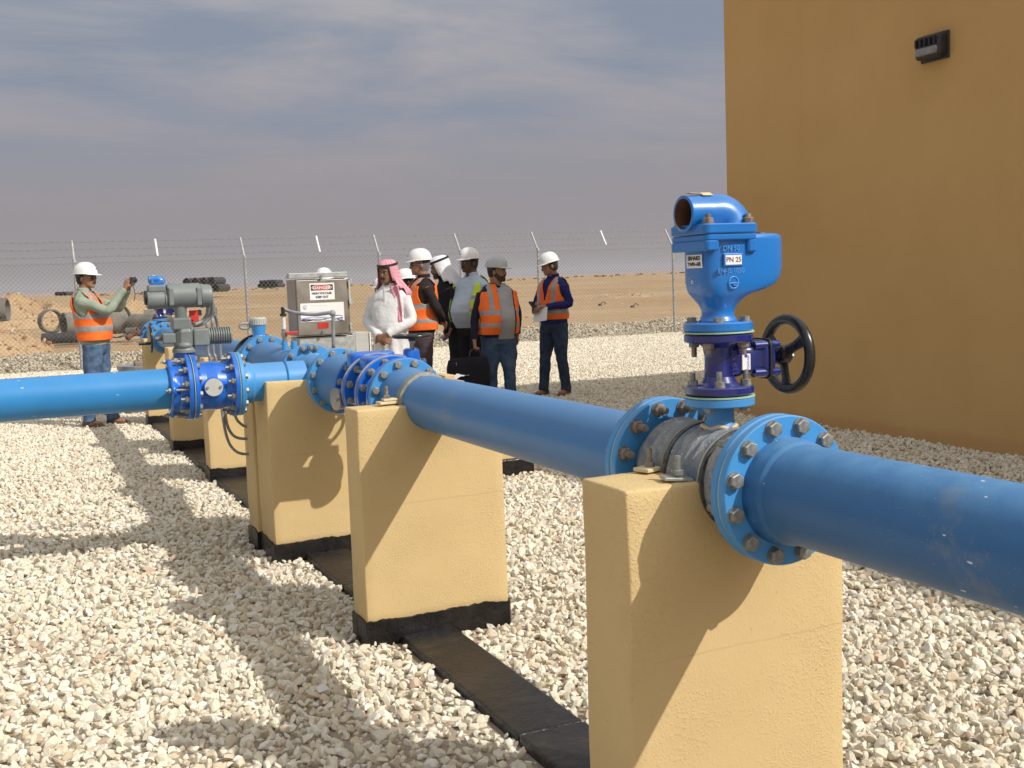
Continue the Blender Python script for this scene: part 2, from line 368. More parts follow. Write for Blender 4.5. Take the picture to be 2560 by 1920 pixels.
def M_stucco():
    mt, t, b = base_mat('cream_textured_render', 0.82, 0, 0.25)
    tcn = t.nodes.new('ShaderNodeTexCoord')
    n = noise_n(t, 1.6, 6, 0.6, vec=tcn.outputs['Object'])
    r = ramp(t, n.outputs[0], [(0.3, (0.620, 0.455, 0.220)), (0.7, (0.685, 0.515, 0.262))])
    n2 = noise_n(t, 23, 4, 0.7, vec=tcn.outputs['Object'])
    st = ramp(t, n2.outputs[0], [(0.66, g3(0)), (0.80, g3(0.5))])
    c = mix(t, st.outputs[0], r.outputs[0], (0.52, 0.36, 0.19))
    n5 = noise_n(t, 75, 2, 0.5, vec=tcn.outputs['Object']); pits = ramp(t, n5.outputs[0], [(0.74, g3(0)), (0.80, g3(0.7))])
    c = mix(t, pits.outputs[0], c, (0.30, 0.20, 0.11))
    sz_ = t.nodes.new('ShaderNodeSeparateXYZ'); link(t, tcn.outputs['Object'], sz_.inputs[0])
    jn = noise_n(t, 3.0, 5, 0.6, vec=tcn.outputs['Object']); ja = t.nodes.new('ShaderNodeMath'); ja.operation = 'MULTIPLY_ADD'; ja.inputs[1].default_value = 0.035; link(t, jn.outputs[0], ja.inputs[0]); link(t, sz_.outputs[2], ja.inputs[2])
    js = t.nodes.new('ShaderNodeMath'); js.operation = 'SUBTRACT'; js.inputs[1].default_value = 0.592; link(t, ja.outputs[0], js.inputs[0])
    jb_ = t.nodes.new('ShaderNodeMath'); jb_.operation = 'ABSOLUTE'; link(t, js.outputs[0], jb_.inputs[0])
    jr = ramp(t, jb_.outputs[0], [(0.0, g3(0.25)), (0.0014, g3(0))]); gt_ = ramp(t, noise_n(t, 4.0, 3, vec=tcn.outputs['Object']).outputs[0], [(0.42, g3(0)), (0.55, g3(1))])
    c = mix(t, mix(t, 1.0, jr.outputs[0], gt_.outputs[0], 'MULTIPLY'), c, (0.30, 0.20, 0.10))
    link(t, c, b.inputs['Base Color'])
    v = t.nodes.new('ShaderNodeTexNoise'); v.inputs['Scale'].default_value = 150; v.inputs['Detail'].default_value = 3; link(t, tcn.outputs['Object'], v.inputs['Vector'])
    vr = ramp(t, v.outputs[0], [(0.50, g3(0)), (0.70, g3(1))])
    big = noise_n(t, 2.2, 3, vec=tcn.outputs['Object']); br_ = ramp(t, big.outputs[0], [(0.40, g3(0.15)), (0.62, g3(1))])      # smoother and rougher patches
    hb_ = mix(t, 1.0, vr.outputs[0], br_.outputs[0], 'MULTIPLY')
    p = bump(t, b, hb_, 0.45, 0.0035)
    n3 = noise_n(t, 7, 5, 0.6, vec=tcn.outputs['Object'])
    bump(t, b, n3.outputs[0], 0.14, 0.015, p)
    return mt
M['stucco'] = M_stucco()
M['bldg'] = M_var('ochre_building_render', (0.575, 0.365, 0.148), (0.625, 0.41, 0.175), 0.8, 0.9, 0, 0.35, 90, 0.004, spec=0.15)
def M_wall():
    mt, t, b = base_mat('ochre_wall_with_splashed_foot', 0.9, 0, 0.15)
    tcn = t.nodes.new('ShaderNodeTexCoord'); n = noise_n(t, 0.7, 6, 0.6, vec=tcn.outputs['Object'])
    r = ramp(t, n.outputs[0], [(0.32, (0.570, 0.360, 0.143)), (0.68, (0.630, 0.412, 0.175))])
    sp = t.nodes.new('ShaderNodeSeparateXYZ'); link(t, tcn.outputs['Object'], sp.inputs[0])
    n2 = noise_n(t, 5, 6, 0.7, vec=tcn.outputs['Object']); a = t.nodes.new('ShaderNodeMath'); a.operation = 'MULTIPLY_ADD'; a.inputs[1].default_value = -0.16; link(t, n2.outputs[0], a.inputs[0]); link(t, sp.outputs[2], a.inputs[2])
    fr = ramp(t, a.outputs[0], [(-0.0, g3(0.35)), (0.07, g3(0))])
    c = mix(t, fr.outputs[0], r.outputs[0], (0.46, 0.24, 0.10))
    mps = t.nodes.new('ShaderNodeMapping'); mps.inputs['Scale'].default_value = (1, 3.5, 0.22); link(t, tcn.outputs['Object'], mps.inputs[0])
    n3 = noise_n(t, 1.6, 5, 0.6, vec=mps.outputs[0]); c = mix(t, ramp(t, n3.outputs[0], [(0.50, g3(0)), (0.78, g3(0.07))]).outputs[0], c, (0.42, 0.26, 0.12))
    link(t, c, b.inputs['Base Color']); bump(t, b, noise_n(t, 90, 3, vec=tcn.outputs['Object']).outputs[0], 0.35, 0.004); return mt
M['bldg'] = M_wall()
M['bitumen'] = M_var('black_bitumen_paint', (0.006, 0.005, 0.006), (0.018, 0.015, 0.015), 12, 0.32, 0, 0.6, 30, 0.01)
def M_beam():
    mt, t, b = base_mat('bitumen_beam', 0.45)
    n = noise_n(t, 3.5, 6, 0.6)
    r = ramp(t, n.outputs[0], [(0.48, (0.008, 0.008, 0.010)), (0.60, (0.020, 0.018, 0.017)), (0.74, (0.075, 0.052, 0.025))]); link(t, r.outputs[0], b.inputs['Base Color'])
    bump(t, b, noise_n(t, 22, 4).outputs[0], 0.6, 0.015); return mt
M['beam'] = M_beam()
def M_stone(name, cols):
    mt, t, b = base_mat(name, 0.92, 0, 0.2)
    a = t.nodes.new('ShaderNodeAttribute'); a.attribute_name = 'tint'
    r = ramp(t, a.outputs['Fac'], cols)
    n = noise_n(t, 45, 5, 0.65); nr = ramp(t, n.outputs[0], [(0.3, g3(0.80)), (0.7, g3(1.0))])
    c = mix(t, 1.0, r.outputs[0], nr.outputs[0], 'MULTIPLY'); link(t, c, b.inputs['Base Color'])
    bump(t, b, n.outputs[0], 0.5, 0.006); return mt
M['stone'] = M_stone('crushed_limestone', [(0.0, (0.50, 0.40, 0.28)), (0.03, (0.68, 0.58, 0.42)), (0.3, (0.76, 0.69, 0.54)), (0.7, (0.81, 0.755, 0.62)), (0.97, (0.84, 0.80, 0.70)), (1.0, (0.62, 0.42, 0.28))])
def M_ground(name, c1, c2, c3, s1=0.08, s2=2.0, bs=0.5):
    mt, t, b = base_mat(name, 0.95, 0, 0.1)
    n = noise_n(t, s1, 8, 0.6, coord='Object'); r = ramp(t, n.outputs[0], [(0.32, c1), (0.5, c2), (0.68, c3)])
    n2 = noise_n(t, s2, 8, 0.7); r2 = ramp(t, n2.outputs[0], [(0.3, g3(0.82)), (0.7, g3(1.08))])
    link(t, mix(t, 1.0, r.outputs[0], r2.outputs[0], 'MULTIPLY'), b.inputs['Base Color'])
    bump(t, b, n2.outputs[0], bs, 0.06); return mt
M['sand'] = M_ground('desert_sand', (0.37, 0.245, 0.132), (0.415, 0.290, 0.165), (0.46, 0.340, 0.208))
M['bed'] = M_ground('gravel_bed_dirt', (0.36, 0.29, 0.22), (0.44, 0.36, 0.28), (0.5, 0.42, 0.33), 2.0, 30)
M['hill'] = M_ground('distant_hill', (0.42, 0.22, 0.13), (0.47, 0.26, 0.16), (0.5, 0.30, 0.19), 0.004, 0.02)
M['dusty'] = M_stone('dusty_crushed_stone', [(0.0, (0.42, 0.34, 0.24)), (0.3, (0.60, 0.52, 0.39)), (0.8, (0.72, 0.65, 0.51)), (1.0, (0.78, 0.72, 0.60))])
M['rubble'] = M_stone('rubble_stone', [(0.0, (0.42, 0.24, 0.13)), (0.4, (0.52, 0.34, 0.20)), (0.8, (0.60, 0.46, 0.32)), (1.0, (0.70, 0.60, 0.46))])
M['concrete'] = M_var('weathered_concrete', (0.115, 0.108, 0.092), (0.22, 0.205, 0.172), 3, 0.9, 0, 0.4, 30, 0.02)
M['manhole'] = M_var('manhole_concrete', (0.20, 0.17, 0.13), (0.30, 0.25, 0.19), 5, 0.9, 0, 0.3, 40, 0.01)
M['hdpe'] = M_var('black_plastic_pipe', (0.018, 0.018, 0.020), (0.045, 0.045, 0.048), 6, 0.5)
M['post'] = M_var('galvanised_post', (0.36, 0.37, 0.36), (0.50, 0.51, 0.50), 12, 0.5, 0.35)
M['postwhite'] = M_var('white_painted_arm', (0.78, 0.79, 0.78), (0.84, 0.84, 0.83), 6, 0.5)
M['wire'] = M_var('fence_wire', (0.16, 0.15, 0.15), (0.26, 0.25, 0.24), 30, 0.5, 0.4, 0)
M['shrub'] = M_var('desert_shrub', (0.10, 0.085, 0.04), (0.18, 0.14, 0.07), 3, 0.9)

# ------------------------------------------------------------------ setting: ground, hills
def terrain(x, y):
    r = math.hypot(x, y)
    s = min(1, max(0, (r-30)/120)); s = s*s*(3-2*s)
    z = 1.15*s
    a = min(1, max(0, (r-26)/20))
    z += a*0.12*mnoise.noise(Vector((x*0.06, y*0.06, 3.1))) + a*0.05*mnoise.noise(Vector((x*0.3, y*0.3, 7.7)))
    if r > 300: z += min(1, (r-300)/900)*2.4*mnoise.noise(Vector((x*0.004, y*0.004, 1.7)))
    return z
radii = [0, 8, 16, 24, 26, 28] + [30*1.055**i for i in range(96)]
radii = [r for r in radii if r < 5200]
na = 180
vs = [Vector((0, 0, 0))]; fs = []
for i, r in enumerate(radii[1:]):
    for k in range(na):
        a = 2*math.pi*k/na; x, y = r*math.cos(a), r*math.sin(a); vs.append(Vector((x, y, terrain(x, y))))
for k in range(na): fs.append((0, 1+k, 1+(k+1) % na))
for i in range(len(radii)-2):
    for k in range(na):
        k2 = (k+1) % na; o = 1+i*na; fs.append((o+k, o+na+k, o+na+k2, o+k2))
mb = MB(); mb.add(vs, fs, 0, True)
tag(mb.build('ground', M['sand']), 'tan desert sand stretching to the horizon beyond the fence', 'ground', kind='structure')
mb = MB(); mb.add([(-9, -6, .004), (26, -6, .004), (26, 23.7, .004), (-9, 23.7, .004)], [(0, 1, 2, 3)], 0, False)
tag(mb.build('gravel_bed', M['bed']), 'compacted bed under the white gravel', 'ground', kind='structure')
# far hills: a low ridge three to four kilometres away
mb = MB(); rs = [[], [], []]
for k in range(241):
    a = rad(100-k*0.5)
    hgt = 6+10*max(0, mnoise.noise(Vector((k*0.05, 0.3, 0))))+9*max(0, mnoise.noise(Vector((k*0.021, 5.3, 0)))) + (6 if k > 110 else 0)
    for i, (r, hh) in enumerate(((3300, -3), (3600, hgt), (4100, -3))):
        rs[i].append(Vector((r*math.cos(a), r*math.sin(a), hh)))
mb.rings(rs, False, (False, False), 0, True)
tag(mb.build('hills', M['hill']), 'low reddish hills along the far horizon', 'hills', kind='structure')

# ------------------------------------------------------------------ gravel
def ico(sub):
    bm = bmesh.new(); bmesh.ops.create_icosphere(bm, subdivisions=sub, radius=1.0)
    v = np.array([x.co[:] for x in bm.verts]); f = np.array([[q.index for q in p.verts] for p in bm.faces]); bm.free(); return v, f
def rock_variants(sub, n):
    v0, f = ico(sub); out = []
    for _ in range(n):
        v = v0*(1+0.06*rng.standard_normal((len(v0), 1)))
        for _p in range(8):
            d = rng.standard_normal(3); d /= np.linalg.norm(d); lim = rng.uniform(0.40, 0.78)
            e = v @ d-lim; v = v-np.outer(np.maximum(e, 0), d)
        v *= np.array([1.15, rng.uniform(0.7, 0.95), rng.uniform(0.5, 0.75)])
        out.append(v)
    return np.array(out), f
def rand_rot(n, tilt=1.0):
    q = rng.standard_normal((n, 4)); q[:, 1:3] *= tilt; q /= np.linalg.norm(q, axis=1)[:, None]
    w_, x, y, z = q.T
    return np.stack([np.stack([1-2*(y*y+z*z), 2*(x*y-z*w_), 2*(x*z+y*w_)], 1),
                     np.stack([2*(x*y+z*w_), 1-2*(x*x+z*z), 2*(y*z-x*w_)], 1),
                     np.stack([2*(x*z-y*w_), 2*(y*z+x*w_), 1-2*(x*x+y*y)], 1)], 1)
def stones_mesh(name, P, S, variants, faces, mat, tilt=0.7):
    n = len(P); K = variants.shape[1]
    V = variants[rng.integers(0, len(variants), n)]
    Rm = rand_rot(n, tilt)
    W = np.einsum('nij,nkj->nki', Rm, V)*S[:, None, None]+P[:, None, :]
    Fc = (faces[None, :, :]+(np.arange(n)*K)[:, None, None]).reshape(-1, 3)
    me = bpy.data.meshes.new(name)
    me.vertices.add(n*K); me.vertices.foreach_set('co', W.reshape(-1).astype(np.float32))
    me.loops.add(len(Fc)*3); me.loops.foreach_set('vertex_index', Fc.reshape(-1).astype(np.int32))
    me.polygons.add(len(Fc)); me.polygons.foreach_set('loop_start', np.arange(0, len(Fc)*3, 3, dtype=np.int32))
    try: me.polygons.foreach_set('loop_total', np.full(len(Fc), 3, dtype=np.int32))
    except Exception: pass
    me.polygons.foreach_set('use_smooth', np.zeros(len(Fc), dtype=bool))
    me.update(calc_edges=True)
    at_ = me.attributes.new('tint', 'FLOAT', 'POINT'); at_.data.foreach_set('value', np.repeat(rng.random(n), K).astype(np.float32))
    me.materials.append(mat)
    o = bpy.data.objects.new(name, me); C.objects.link(o); return o
def grid_pts(x0, x1, y0, y1, s, zr):
    nx, ny = int((x1-x0)/s), int((y1-y0)/s)
    X, Y = np.meshgrid(np.arange(nx), np.arange(ny)); n = nx*ny
    X = x0+(X.ravel()+rng.uniform(-.45, .45, n))*s; Y = y0+(Y.ravel()+rng.uniform(-.45, .45, n))*s
    big = 0.005*np.sin(X*3.1+1.3*np.sin(Y*2.3))+0.004*np.sin(Y*4.7+X*1.9)
    return np.stack([X, Y, big+rng.uniform(0, zr, n)], 1)
def frustum(P, r0, r1, a0=-6, a1=56):
    r = np.hypot(P[:, 0], P[:, 1]); a = np.degrees(np.arctan2(P[:, 0], P[:, 1]))
    keep = (r >= r0) & (r < r1) & (a > a0) & (a < a1)
    keep &= ~((P[:, 0] > 6.74) & (P[:, 1] < 9.47))
    keep &= ~((P[:, 0] > 1.36) & (P[:, 0] < 1.612) & (P[:, 1] > 1.5) & (P[:, 1] < 13))          # the bitumen beam
    for (a_, b_, c_, d_) in PILLARS: keep &= ~((P[:, 0] > a_-.01) & (P[:, 0] < b_+.01) & (P[:, 1] > c_-.01) & (P[:, 1] < d_+.01))
    return P[keep]
#             x0     x1     y0    y1
PILLARS = [(1.235, 1.845, 2.15, 2.37), (1.234, 1.855, 4.25, 4.43), (1.215, 1.86, 5.83, 6.16), (1.198, 1.80, 6.172, 6.42),
           (1.335, 1.88, 8.58, 8.80), (1.31, 1.86, 10.4, 10.62), (1.355, 1.90, 12.72, 12.95)]
P = np.concatenate([frustum(grid_pts(-3, 7.5, 1.2, 7.5, 0.0245, 0.014)-[0, 0, .008], 1.2, 6.6, -32, 62), frustum(grid_pts(-3, 7.5, 1.2, 7.5, 0.042, 0.014)+[0, 0, 0.012], 1.2, 6.6, -32, 62)])
S = (0.0130+0.0165*rng.random(len(P))**1.5)*np.where(rng.random(len(P)) < 0.03, 1.3, 1.0)
va, fa = rock_variants(2, 24)
g1 = stones_mesh('gravel', P, S, va, fa, M['stone'])
P2 = np.concatenate([frustum(grid_pts(-8, 24, 3, 23.7, 0.036, 0.018), 6.6, 31, -32, 58)])
P2 = P2[P2[:, 1] < 23.5]
S2 = rng.uniform(0.020, 0.032, len(P2))
vb, fb = rock_variants(1, 24)
g2 = stones_mesh('gravel', P2, S2, vb, fb, M['stone'])
tag(g1, 'coarse crushed white limestone gravel around the pillars in the foreground', 'gravel', kind='stuff')
tag(g2, 'white gravel yard reaching back to the fence', 'gravel', kind='stuff')
# gravel berm along the fence
n = 42000
bx_ = rng.uniform(-6, 27, n); bt = rng.random(n)
bw = 0.03*np.sin(bx_*1.7)+0.02*np.sin(bx_*5.1)
by = 23.15+bt*1.7
bz = np.where(bt < 0.6, bt/0.6, 1-(bt-0.6)/0.4*0.9)*(0.27+bw)+rng.uniform(0, .03, n)
g3o = stones_mesh('gravel_berm', np.stack([bx_, by, bz], 1), rng.uniform(0.026, 0.042, n), vb, fb, M['dusty'])
tag(g3o, 'raised gravel bank running along the foot of the fence', 'gravel bank', kind='stuff')

# ------------------------------------------------------------------ more helpers
def atx(px, py, X):
    r = Fv + Rv*((px-1280)/FPX) - Uv*((py-960)/FPX)
    t = X/r.x
    return Vector((X, r.y*t, CAM_H + r.z*t))
def gp(px, py, z=0.0):              # ground point seen at a pixel
    r = Fv + Rv*((px-1280)/FPX) - Uv*((py-960)/FPX)
    t = (z-CAM_H)/r.z
    return Vector((r.x*t, r.y*t, z))
def text_mesh(name, s, size, c, right, up, ext, mat, parent, align='CENTER', sx=1.0, bold=0.0):
    cu = bpy.data.curves.new(name, 'FONT'); cu.body = s; cu.size = size; cu.extrude = ext; cu.align_x = align; cu.align_y = 'CENTER'
    cu.offset = bold
    cu.resolution_u = 3
    t = bpy.data.objects.new(name, cu); C.objects.link(t)
    bpy.context.view_layer.update()
    me = bpy.data.meshes.new_from_object(t.evaluated_get(bpy.context.evaluated_depsgraph_get()))
    bpy.data.objects.remove(t); bpy.data.curves.remove(cu)
    right = Vector(right).normalized(); up = Vector(up).normalized(); nn = right.cross(up)
    Mx = Matrix((right*sx, up, nn)).transposed().to_4x4(); Mx.translation = Vector(c)
    q = parent; off = Vector((0, 0, 0))
    while q is not None: off += q.location; q = q.parent
    Mx.translation = Mx.translation-off
    me.transform(Mx); me.materials.clear(); me.materials.append(mat); me.name = name
    o = bpy.data.objects.new(name, me); C.objects.link(o); o.parent = parent
    return o

BOLTS = {}
def bolt_proto(kind, d, s, mat):
    key = (kind, tuple(round(x, 3) for x in d), round(s, 3), mat.name, len(BOLTS) % 3 if False else 0)
    if key not in BOLTS:
        var = []
        for k in range(3):
            mb = MB(); D = Vector(d).normalized(); rot = random.uniform(0, 1)
            mb.cyl(D*-0.001, D*0.0035*s/0.017, s*1.12, n=18)                     # washer
            if kind == 'head':
                mb.hexa(D*0.003*s/0.017, D, s, s*0.75, rot=rot)
            else:
                mb.hexa(D*0.003*s/0.017, D, s, s*0.95, rot=rot)
                mb.cyl(D*0.003, D*s*(2.0+0.5*k), s*0.55, n=10)                # threaded end
            o = mb.build('bolt', mat, link=False); var.append(o.data); bpy.data.objects.remove(o)
        BOLTS[key] = var
    return BOLTS[key]
def bolts(parent, c, d, R, n, kind='head', s=0.0165, mat=None, ph=0.5):
    u, v, D = frame(d); pr = bolt_proto(kind, D, s, mat or M['steel'])
    off = Vector((0, 0, 0)); q = parent
    while q is not None: off += q.location; q = q.parent
    for k in range(n):
        a = 2*math.pi*(k+ph)/n
        o = bpy.data.objects.new('bolt', pr[random.randrange(3)]); C.objects.link(o); o.parent = parent
        o.location = Vector(c)+(u*math.cos(a)+v*math.sin(a))*R-off
def flange(parent, c, d, r=0.168, t=0.024, mat=None, kind='head', n=12, s=0.0165, bR=None, bore=0.1, bmat=None, ph=0.5, name='flange', hasbolts=True):
    """plate whose bolted face is at c looking along d; the plate lies behind it"""
    D = Vector(d).normalized(); mb = MB(); ch = min(0.003, t*0.15)
    mb.lathe([(-t, bore), (-t, r-ch), (-t+ch, r), (-ch, r), (0, r-ch), (0, bore)], c, D, 72, caps=(False, False))
    o = mb.build(name, mat or M['flange'], parent)
    if hasbolts: bolts(o, c, D, bR or r*0.868, n, kind, s, bmat, ph)
    return o
def gasket(parent, c, d, r, t=0.004, mat=None):
    mb = MB(); mb.lathe([(-t/2, 0.02), (-t/2, r), (t/2, r), (t/2, 0.02)], c, d, 72, caps=(False, False))
    return mb.build('gasket', mat or M['gasket'], parent)
def handwheel(parent, c, axis, R=0.085, mr=0.011, ph=0.0, ns=3, dish=0.0, mat=None, spoke_w=0.016, hubr=0.02):
    mat = mat or M['wheel']; u, v, d = frame(axis); c = Vector(c)
    mb = MB(); mb.tube([c+(u*math.cos(a)+v*math.sin(a))*R for a in [2*math.pi*k/48 for k in range(48)]], mr, 12, sub=1, closed=True)
    rim = mb.build('handwheel', mat, parent)
    mb = MB(); mb.lathe([(-0.016-dish, hubr*0.8), (-0.012-dish, hubr), (0.012-dish, hubr), (0.016-dish, hubr*0.7)], c, d, 20)
    mb.build('hub', mat, rim)
    for k in range(ns):
        a = ph+2*math.pi*k/ns; q = u*math.cos(a)+v*math.sin(a); tq = q.cross(d)
        mb = MB(); rs = []
        for f in (0.1, 0.25, 0.5, 0.8, 1.0):
            w_ = spoke_w*(1.3-1.1*math.sin(f*math.pi)*0.45+0.35*(f > 0.9)); cc = c+q*R*f-d*dish*(1-f)
            rs.append([cc+tq*w_*math.cos(b)+d*0.007*math.sin(b) for b in [2*math.pi*j/10 for j in range(10)]])
        mb.rings(rs); mb.build('spoke', mat, rim)
    return rim
def se_ring(cx, cy, rx, ry, z, e=2.6, n=32):
    out = []
    for k in range(n):
        a = 2*math.pi*k/n; c_, s_ = math.cos(a), math.sin(a)
        out.append(Vector((cx+rx*math.copysign(abs(c_)**(2/e), c_), cy+ry*math.copysign(abs(s_)**(2/e), s_), z)))
    return out

# ------------------------------------------------------------------ building
bld = empty('building', (6.72, 9.5, 0), 'tall plain ochre rendered pump house wall standing in shade on the right', 'building')
mb = MB(); mb.bx(6.72, 16.0, -9.0, 9.5, -0.2, 4.42); mb.build('wall', M['bldg'], bld, bevel=0.012)
mb = MB(); mb.bx(6.69, 16.03, -9.03, 9.53, 4.421, 4.47); mb.build('roof', M['bldg'], bld, bevel=0.005)
c = atx(2340, 118, 6.72)
lamp = empty('wall_lamp', (6.72, c.y, c.z), 'black bulkhead lamp fixed high on the shaded ochre wall', 'lamp')
y0 = atx(2304, 118, 6.72).y; y1 = atx(2374, 118, 6.72).y; hw = abs(y0-y1)/2; hh = 0.105
mb = MB(); mb.bx(6.62, 6.719, c.y-hw*0.92, c.y+hw*0.92, c.z-hh*0.85, c.z+hh*0.85); mb.build('housing', M['hdpe'], lamp, bevel=0.03, seg=4)
mb = MB(); mb.bx(6.70, 6.718, c.y-hw, c.y+hw, c.z-hh, c.z+hh); mb.build('back_plate', M['hdpe'], lamp, bevel=0.008)
mb = MB(); mb.bx(6.605, 6.66, c.y-hw*0.78, c.y+hw*0.80, c.z-hh*0.62, c.z-hh*0.02); mb.build('diffuser', M['conduit'], lamp, bevel=0.02, seg=3)
for k in range(5):
    mb = MB(); yy = c.y-hw*0.66+k*hw*0.33; mb.bx(6.600, 6.63, yy-0.008, yy+0.008, c.z+hh*0.05, c.z+hh*0.6); mb.build('grille_bar', M['black'], lamp)

# ------------------------------------------------------------------ pillars and beam
def pillar(i, zt, label, notch=None, band=0.10, bump_=0.0):
    x0, x1, y0, y1 = PILLARS[i]
    e = empty('concrete_pillar', ((x0+x1)/2, (y0+y1)/2, 0), label, 'pillar', 'cream pipe support pillars')
    mb = MB()
    # rendered block as a fine grid so that the edges can be a little uneven
    nx, nz = 14, 22
    def face(p0, dx, dz, a, b):
        vs_ = [];
        for j in range(b+1):
            for k in range(a+1): vs_.append(Vector(p0)+Vector(dx)*k/a+Vector(dz)*j/b)
        mb.add(vs_, [(j*(a+1)+k, j*(a+1)+k+1, (j+1)*(a+1)+k+1, (j+1)*(a+1)+k) for j in range(b) for k in range(a)], 0, True)
    W_, D_, H_ = x1-x0, y1-y0, zt-band
    face((x0, y0, band), (W_, 0, 0), (0, 0, H_), nx, nz); face((x1, y0, band), (0, D_, 0), (0, 0, H_), 5, nz)
    face((x1, y1, band), (-W_, 0, 0), (0, 0, H_), nx, nz); face((x0, y1, band), (0, -D_, 0), (0, 0, H_), 5, nz)
    face((x0, y0, zt), (W_, 0, 0), (0, D_, 0), nx, 5); face((x0, y1, band), (W_, 0, 0), (0, -D_, 0), nx, 5)
    for p in mb.v:
        q = mnoise.noise_vector(p*5.0+Vector((i*7.3, 0, 0)))*0.004 + mnoise.noise_vector(p*1.6+Vector((i*3.3, 2, 0)))*0.004
        p += q
    o = mb.build('block', M['stucco'], e)
    bm = bmesh.new(); bm.from_mesh(o.data); bmesh.ops.remove_doubles(bm, verts=bm.verts, dist=0.0005); bm.to_mesh(o.data); bm.free()
    b = o.modifiers.new('bevel', 'BEVEL'); b.width = 0.007; b.segments = 2; b.limit_method = 'ANGLE'; b.angle_limit = rad(50)
    # bitumen band with a brushed uneven upper edge
    mb = MB(); nn = 60; per = []
    L = 2*(W_+D_)
    for k in range(nn*2):
        s = L*k/(nn*2)
        if s < W_: p = Vector((x0+s, y0, 0)); nrm = Vector((0, -1, 0))
        elif s < W_+D_: p = Vector((x1, y0+s-W_, 0)); nrm = Vector((1, 0, 0))
        elif s < 2*W_+D_: p = Vector((x1-(s-W_-D_), y1, 0)); nrm = Vector((0, 1, 0))
        else: p = Vector((x0, y1-(s-2*W_-D_), 0)); nrm = Vector((-1, 0, 0))
        per.append((p, nrm, s))
    r0_ = []; r1_ = []; r2_ = []
    cen = Vector(((x0+x1)/2, (y0+y1)/2, 0))
    for p, nrm, s in per:
        out = (p-cen); out = Vector((math.copysign(0.009, out.x), math.copysign(0.009, out.y), 0)); h = band+0.012+0.014*mnoise.noise(Vector((s*9, i*3.1, 0)))+0.008*mnoise.noise(Vector((s*40, i, 0)))
        r0_.append(p+out+Vector((0, 0, -0.08))); r1_.append(p+out*1.0+Vector((0, 0, h-0.002))); r2_.append(p-out*0.5+Vector((0, 0, h)))
    mb.rings([r0_, r1_, r2_], True, (False, True), 0, False)
    mb.build('bitumen_band', M['bitumen'], e)
    return e
pillar(0, 0.975, 'nearest cream pillar, under the upright air valve, its foot out of the picture')
pillar(1, 0.965, 'second cream pillar from the front, with a slanting pipe shadow across its face')
pillar(2, 0.968, 'third cream pillar from the front, carrying the tee of the branch pipe, handwheel shadow on its face')
pillar(3, 0.875, 'cream pillar half hidden, standing directly against the back of the tee pillar')
pillar(4, 0.95, 'cream pillar with three grey hoses looping in front of it')
pillar(5, 0.955, 'cream pillar seen under the branch pipe below the left flanged joint')
pillar(6, 0.955, 'farthest low looking cream pillar under the left end of the bolted branch joint')
mb = MB()
segs = [1.2, 2.15, 3.1, 4.25, 5.1, 5.83, 6.30, 7.6, 8.58, 10.4, 12.72]
for a, b in zip(segs[:-1], segs[1:]):
    mb.bx(1.375+random.uniform(-.008, .008), 1.602+random.uniform(-.008, .008), a+0.004, b-0.004, -0.05, 0.038+random.uniform(0, 0.006))
tag(mb.build('ground_beam', M['beam'], None, (1.53, 6, 0), bevel=0.01), 'black bitumen coated concrete ground beam running between the pillar feet', 'beam')

# low stubs of the second line, behind the middle pipe
e = empty('concrete_stub', (3.2, 7.6, 0), 'low cream footing block with tall black base, seen under the middle pipe', 'footing')
mb = MB(); mb.bx(2.62, 3.5, 7.5, 8.1, 0.13, 0.40); mb.build('block', M['stucco'], e, bevel=0.008)
mb = MB(); mb.bx(2.6, 3.52, 7.48, 8.12, -0.05, 0.13); mb.build('bitumen_band', M['bitumen'], e, bevel=0.008)
a = at(1112, 940, 7.4); b = at(1138, 940, 7.4)
e = empty('concrete_post', (a.x, 7.5, 0), 'slim cream support post whose top peeps over the middle pipe', 'post')
mb = MB(); mb.bx(a.x, b.x, 7.4, 7.6, 0, at(1125, 938, 7.4).z); mb.build('block', M['stucco'], e, bevel=0.006)
a = at(1136, 944, 7.4); b = at(1163, 944, 7.4)
mb = MB(); vs_ = [];
for j in range(5):
    for k in range(7):
        vs_.append(Vector((a.x+(b.x-a.x)*k/6, 7.40+j*0.04, a.z-0.01+0.018*mnoise.noise(Vector((k*1.3, j*1.1, 0)))+0.02*(k/6))))
mb.add(vs_, [(j*7+k, j*7+k+1, (j+1)*7+k+1, (j+1)*7+k) for j in range(4) for k in range(6)], 0, True)
mb.bx(a.x, b.x, 7.42, 7.56, 0.3, a.z-0.03, 1)
tag(mb.build('paper_box', [M['white'], M['greybox']], None, (a.x, 7.4, 0.3)), 'crumpled white paper lying on a small box just behind the middle pipe', 'paper')

# ------------------------------------------------------------------ main pipe line (runs along y at x = 1.55, axis 0.97 m up)
PX, PZ, PR = 1.55, 0.97, 0.1095
YD = Vector((0, 1, 0))
def PP(y): return Vector((PX, y, PZ))
# near pipe
p = empty('blue_pipe', (PX, 0, 0), 'nearest and largest looking blue pipe, entering from the right edge to the bolted flange', 'pipe')
mb = MB(); mb.lathe([(0, PR), (5.93, PR), (5.94, PR+0.006), (5.955, PR+0.007), (5.99, 0.122), (6.0, 0.13)], PP(-4.0), YD, 96, caps=(True, False))
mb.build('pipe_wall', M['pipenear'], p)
flange(p, PP(1.985), -YD, 0.168, 0.024, M['flange'], 'head', s=0.0175, bore=0.10)
gasket(p, PP(2.0115), YD, 0.165, 0.005)
